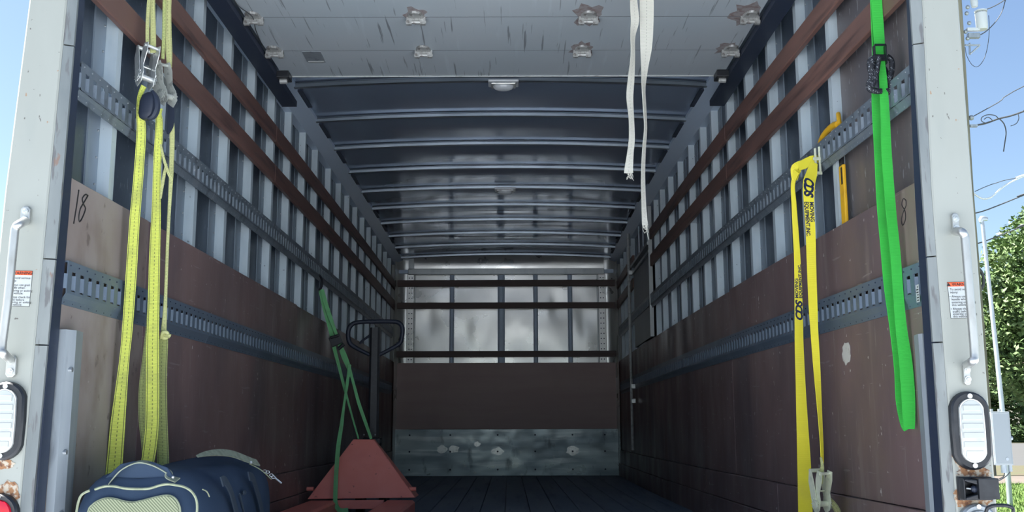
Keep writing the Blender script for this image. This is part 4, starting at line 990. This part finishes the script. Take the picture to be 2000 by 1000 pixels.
# muted green strap from the left track to the jack
ts = empty('tie_strap', at(622, 560, y=6.42), label='muted green strap running from the upper left track down to the pallet jack', cat='strap')
def gt(lst): MB().ribbon(*sp(lst, 6.5), .003, sub=4).build('webbing', M['greend'], ts, smooth=True)
gt([(626, 566, 8, 0, 6.38), (634, 600, 9, 0, 6.36), (645, 640, 9, 0, 6.33), (653, 680, 7, 0, 6.30), (662, 715, 6, 0, 6.26), (672, 755, 5, 20, 6.2), (684, 800, 3, 40, 6.15), (700, 857, 2.5, 40, 6.11)])
gt([(629, 566, 7, 0, 6.36), (640, 605, 8, 10, 6.34), (654, 645, 6, 20, 6.31), (662, 668, 7, 0, 6.28), (672, 695, 11, 0, 6.25), (680, 715, 9, 0, 6.23), (688, 740, 5, 20, 6.2), (700, 785, 6, 10, 6.17), (712, 820, 6, 10, 6.14), (725, 857, 5, 10, 6.11)])
gt([(683, 712, 6, 20, 6.22), (678, 750, 5, 30, 6.15), (672, 790, 4, 30, 6.08), (667, 830, 7, 10, 6.02), (661, 870, 8, 0, 5.98), (657, 920, 8, 0, 5.96), (655, 965, 8, 0, 5.95), (656, 985, 8, 0, 5.93), (664, 997, 9, 0, 5.90), (680, 996, 8, 0, 5.92)])
k = MB(); c_ = at(656, 665, y=6.27)
k.box(-.035, .035, -.012, .012, -.03, .03, c=c_, R=Matrix.Rotation(-.4, 3, 'Y')); k.cyl(at(645, 660, y=6.26), at(662, 655, y=6.26), .010, n=8); k.cyl(at(660, 682, y=6.26), at(672, 672, y=6.26), .012, n=8)
k.build('buckle', M['black'], ts, bevel=.003)
k = MB().tube([at(616, 542, y=6.37), at(622, 536, y=6.38), at(628, 545, y=6.36), at(628, 560, y=6.34), at(622, 566, y=6.34)], .007, 7, sub=3); k.build('track_hook', M['black'], ts, smooth=True)

# ================================================================== outside right: poles, cables, cabinet, trees
up = empty('utility_pole', (14.76, 32, GZ), label='grey wooden utility pole just behind the right rear post', cat='pole')
MB().tube([(14.77, 32, GZ), (14.80, 32, 8), (14.98, 32, 16.6)], [.20, .17, .14], 14).build('pole_shaft', M['polewood'], up, smooth=True)
def u32(u, v): return at(u, v, y=32)
MB().tube([at(u, v, y=32) for u, v in ((1890, 520), (1905, 522), (1916, 530), (1921, 545), (1919, 560), (1910, 572), (1893, 580))], .05, 6, sub=4).build('cable_loop', M['cable'], up, smooth=True)
c_ = u32(1917, 40)
MB().tube([c_-Vector((0, 0, .32)), c_-Vector((0, 0, .28)), c_+Vector((0, 0, .24)), c_+Vector((0, 0, .30))], [.16, .18, .19, .12], 20).build('transformer', M['transf'], up, smooth=True)
MB().cyl(c_+Vector((0, 0, .30)), c_+Vector((0, 0, .34)), .20, .20, 20).build('transformer_lid', M['transf'], up)
MB().box(-.08, .32, -.06, .06, -.05, .05, c=u32(1893, 58), R=Matrix.Identity(3)).build('mount_arm', M['transf'], up)
MB().box(-.1, .28, -.08, .08, -.08, .08, c=u32(1896, 70), R=Matrix.Identity(3)).build('mount_arm', M['galv'], up)
for a_, b_ in (((1885, 88), (1914, 88)), ((1912, 90), (1894, 106)), ((1894, 84), (1894, 106))): MB().tube([u32(*a_), u32(*b_)], .03, 6).build('bracket_arm', M['galv'], up)
c_ = u32(1903, 5); MB().tube([c_-Vector((0, 0, .15)), c_, c_+Vector((-.03, 0, .3))], [.10, .12, .10], 12).build('surge_arrester', M['transf'], up, smooth=True)
k = MB()
for u, v in ((1890, 14), (1888, 26), (1893, 45), (1886, 62), (1890, 75)): k.ball(u32(u, v), .07, 8, 6)
k.build('insulators', M['galv'], up, smooth=True, kind='stuff')
for nm, lb, y, pts, r, mt in (
    ('power_cable', 'cable sweeping from the transformer up to the top right', 32, [(1906, 72), (1925, 62), (1945, 42), (1958, 20), (1966, -10)], .016, 'cable'),
    ('power_cable', 'short cable rising right from above the transformer', 32, [(1922, 20), (1942, 12), (1962, 0), (1975, -12)], .016, 'cable'),
    ('power_cable', 'slack cable looping under the transformer', 32, [(1931, 30), (1932, 60), (1929, 90), (1922, 115), (1910, 130), (1898, 126), (1888, 108), (1885, 92)], .010, 'cable'),
    ('service_cable', 'thin straight cable rising right from the pole below the transformer', 32, [(1896, 230), (1950, 200), (2040, 148)], .016, 'cable'),
    ('service_cable', 'thick twisted cable running right with coils at its end', 32, [(1904, 245), (1925, 241), (1950, 232), (1975, 226), (2010, 214), (2060, 200)], .028, 'cable'),
    ('cable_coil', 'loose cable coil hanging from the thick cable', 31.9, [(1950, 232), (1944, 226), (1930, 224), (1918, 229), (1917, 236), (1925, 240), (1938, 236), (1930, 229), (1922, 233)], .014, 'cable'),
    ('cable_end', 'cut cable end dangling below the thick cable', 31.9, [(1952, 232), (1961, 242), (1965, 258), (1963, 276), (1960, 296)], .018, 'cable'),
    ('cable_end', 'short curled cable end at the right edge', 31.9, [(1988, 221), (1990, 231), (1986, 240), (1980, 244), (1974, 246)], .012, 'cable'),
    ('service_cable', 'pale slack cable drooping below the coils', 32, [(1898, 374), (1906, 381), (1920, 388), (1936, 385), (1952, 371), (1970, 358), (2000, 344), (2040, 330)], .030, 'cablelight'),
    ('service_cable', 'thin grey cable above the pale slack one', 32, [(1904, 374), (1950, 356), (2040, 338)], .012, 'cable'),
    ('service_cable', 'dark cable crossing the sky just above the tree top', 32, [(1902, 417), (1930, 409), (2000, 381), (2040, 366)], .020, 'cable'),
    ('service_cable', 'dark cable crossing in front of the tree leaves', 32, [(1905, 477), (1935, 467), (2000, 441), (2040, 425)], .020, 'cable'),
    ('service_cable', 'thin cable at the left edge of the sky', 30, [(-60, 450), (-20, 462), (16, 487)], .012, 'cable'),
    ('service_cable', 'lower thin cable at the left edge of the sky', 30, [(-60, 505), (-20, 508), (12, 512)], .010, 'cable')):
    if pts[-1][0] >= 2030:
        (ua, va), (ub, vb) = pts[-2], pts[-1]; q = 600/(ub-ua); pts = pts+[(ub+600, vb+(vb-va)*q*.8-10)]
    if pts[0][0] <= -50: pts = [(-500, pts[0][1]-60)]+pts
    MB().tube([at(u, v, y=y) for u, v in pts], r, 6, sub=4).build(nm, M[mt], smooth=True, label=lb, cat='cable')
k = MB(); k.ball(u32(1897, 230), .09, 8, 6); k.build('cable_clamp', M['galv'], up); k = MB(); k.box(-.1, .14, -.05, .05, -.04, .04, c=u32(1900, 246), R=Matrix.Identity(3)); k.build('cable_clamp', M['galv'], up)
# cabinet with its stub pipes and post
cb = empty('electrical_cabinet', (at(1955, 850, y=16).x, 16, GZ), label='grey metal electrical cabinet behind the leaning steel pole', cat='cabinet')
a_, b_ = at(1934, 804, y=16), at(1975, 908, y=16)
MB().box(a_.x-.03, b_.x, 15.92, 16.12, b_.z, a_.z).build('cabinet_box', M['box'], cb, bevel=.01)
MB().box(a_.x-.02, b_.x-.03, 15.905, 15.92, b_.z+.02, a_.z-.02).build('cabinet_door', M['box'], cb, bevel=.006)
MB().cyl((b_.x+.0, 15.96, (a_.z+b_.z)/2), (b_.x+.03, 15.96, (a_.z+b_.z)/2), .03, n=8).build('latch', M['galv'], cb)
MB().cyl((a_.x+.16, 15.905, b_.z+.09), (a_.x+.16, 15.9, b_.z+.09), .025, n=16).build('seal_stamp', M['galv'], cb)
for dx in (.02, .14): MB().tube([(a_.x+dx, 16, a_.z+.005), (a_.x+dx, 16, a_.z+.04)], .025, 8).build('mounting_ear', M['box'], cb)
MB().cyl((a_.x+.14, 16, b_.z), (a_.x+.14, 16, b_.z-.12), .045, n=12).build('conduit', M['galv'], cb, smooth=True)
MB().cyl((a_.x+.24, 16, b_.z), (a_.x+.24, 16, b_.z-.10), .03, n=12).build('conduit', M['galv'], cb, smooth=True)
MB().tube([(a_.x+.15, 16, b_.z-.11), (a_.x+.12, 16, b_.z-.18), (a_.x+.02, 16, b_.z-.22), (a_.x-.08, 16, b_.z-.23)], .008, 5, sub=3).build('wire', M['cable'], cb)
MB().tube([(a_.x+.24, 16, b_.z-.09), (a_.x+.18, 16, b_.z-.16), (a_.x+.04, 16, b_.z-.24), (a_.x-.08, 16, b_.z-.25)], .008, 5, sub=3).build('wire', M['cable'], cb)
MB().box(a_.x-.16, a_.x-.032, 15.97, 16.09, GZ, a_.z+.05).build('support_post', M['polewood'], cb)
# leaning galvanised pipe
lp0, lp1 = at(1973, 986, y=20), at(1918, 430, y=20); lp0.z = GZ
t = empty('steel_pole', lp0, label='thin leaning galvanised steel pole with a small cap, right of the rear post', cat='pole')
MB().tube([lp0, lp0.lerp(lp1, .35)+Vector((.03, 0, 0)), lp1], [.052, .046, .036], 10, sub=4).build('pipe', M['galv'], t, smooth=True)
MB().tube([lp1-Vector((.03, 0, .05)), lp1+Vector((0, 0, .03)), lp1+Vector((.11, 0, .02))], [.03, .06, .035], 10, sub=3).build('pipe_cap', M['galv'], t, smooth=True)
# trees
def leaves(blobs, n, size, seed):
    random.seed(seed); k = MB(); vs = []; fs = []
    wts = [b[3]**2 for b in blobs]
    for i in range(n):
        cx, cy, cz, r, sz_ = random.choices(blobs, wts)[0]
        d = Vector((random.gauss(0, 1), random.gauss(0, 1), random.gauss(0, 1))).normalized()
        if d.y > .3 and random.random() < .7: d.y = -d.y
        p = Vector((cx, cy, cz))+Vector((d.x*r, d.y*r, d.z*r*sz_))*random.uniform(.62, 1.04)
        a = Vector((random.gauss(0, 1), random.gauss(0, 1), random.gauss(0, .6))).normalized(); b_ = a.cross(Vector((random.gauss(0, 1), random.gauss(0, 1), random.gauss(0, 1)))).normalized()
        s_ = size*random.uniform(.6, 1.3); q = len(vs)
        vs += [p-a*s_, p+b_*s_*.45, p+a*s_, p-b_*s_*.45]; fs.append((q, q+1, q+2, q+3))
    k.add(vs, fs); return k
t = empty('tree', (37, 64, GZ), label='tall leafy green tree across the road at the right', cat='tree')
MB().tube([(37, 64, GZ), (37.2, 64, 4), (36.6, 64, 9)], [.5, .4, .2], 12, sub=3).build('trunk', M['bark'], t, smooth=True)
k = MB()
for (x, z) in ((32, 9), (30.5, 6), (34, 12), (40, 11), (30, 4)): k.tube([(37, 64, 3.5), ((37+x)/2, 64, (3.5+z)/2+.6), (x, 63.5, z)], [.22, .14, .05], 7, sub=3)
k.build('branches', M['bark'], t, smooth=True, kind='stuff')
bl_ = [(37, 64, 8, 5, 1), (34, 63, 11, 3.4, .9), (32, 62, 7.5, 3.2, .9), (31.3, 62, 4.2, 2.8, .9), (31.6, 62.5, 10.3, 2.2, .9), (36, 62, 4, 4, .8), (34.5, 63, 13.4, 2.2, .8), (40, 64, 11, 4, .9), (33, 61.5, 1.9, 2.0, .6), (30.0, 62, 8.6, 1.6, .9), (29.6, 62, 5.6, 1.8, .9)]
leaves(bl_, 52000, .19, 21).build('foliage', M['leaf'], t)
t = empty('tree', (51, 112, GZ), label='darker tree further back, seen just beside the right rear post', cat='tree')
MB().tube([(51, 112, GZ), (51, 112, 6)], [.5, .3], 12).build('trunk', M['bark'], t)
leaves([(49, 112, 7, 6.5, .9), (56, 113, 9, 6.5, .9), (58, 111, 4, 5, .8), (48, 110, 3, 4, .8), (53, 110, 2, 3.8, .7)], 12000, .38, 5).build('foliage', M['hedge'], t)
t = empty('hedge', (46, 94, GZ), label='low clipped green hedge along the far side of the road', cat='hedge')
MB().box(38, 60, 94.3, 95.4, GZ, GZ+.9).build('hedge_core', M['hedge'], t)
leaves([(38+i*1.1, 94.6, GZ+.75, .9, .95) for i in range(20)], 9000, .16, 9).build('foliage', M['hedge'], t)
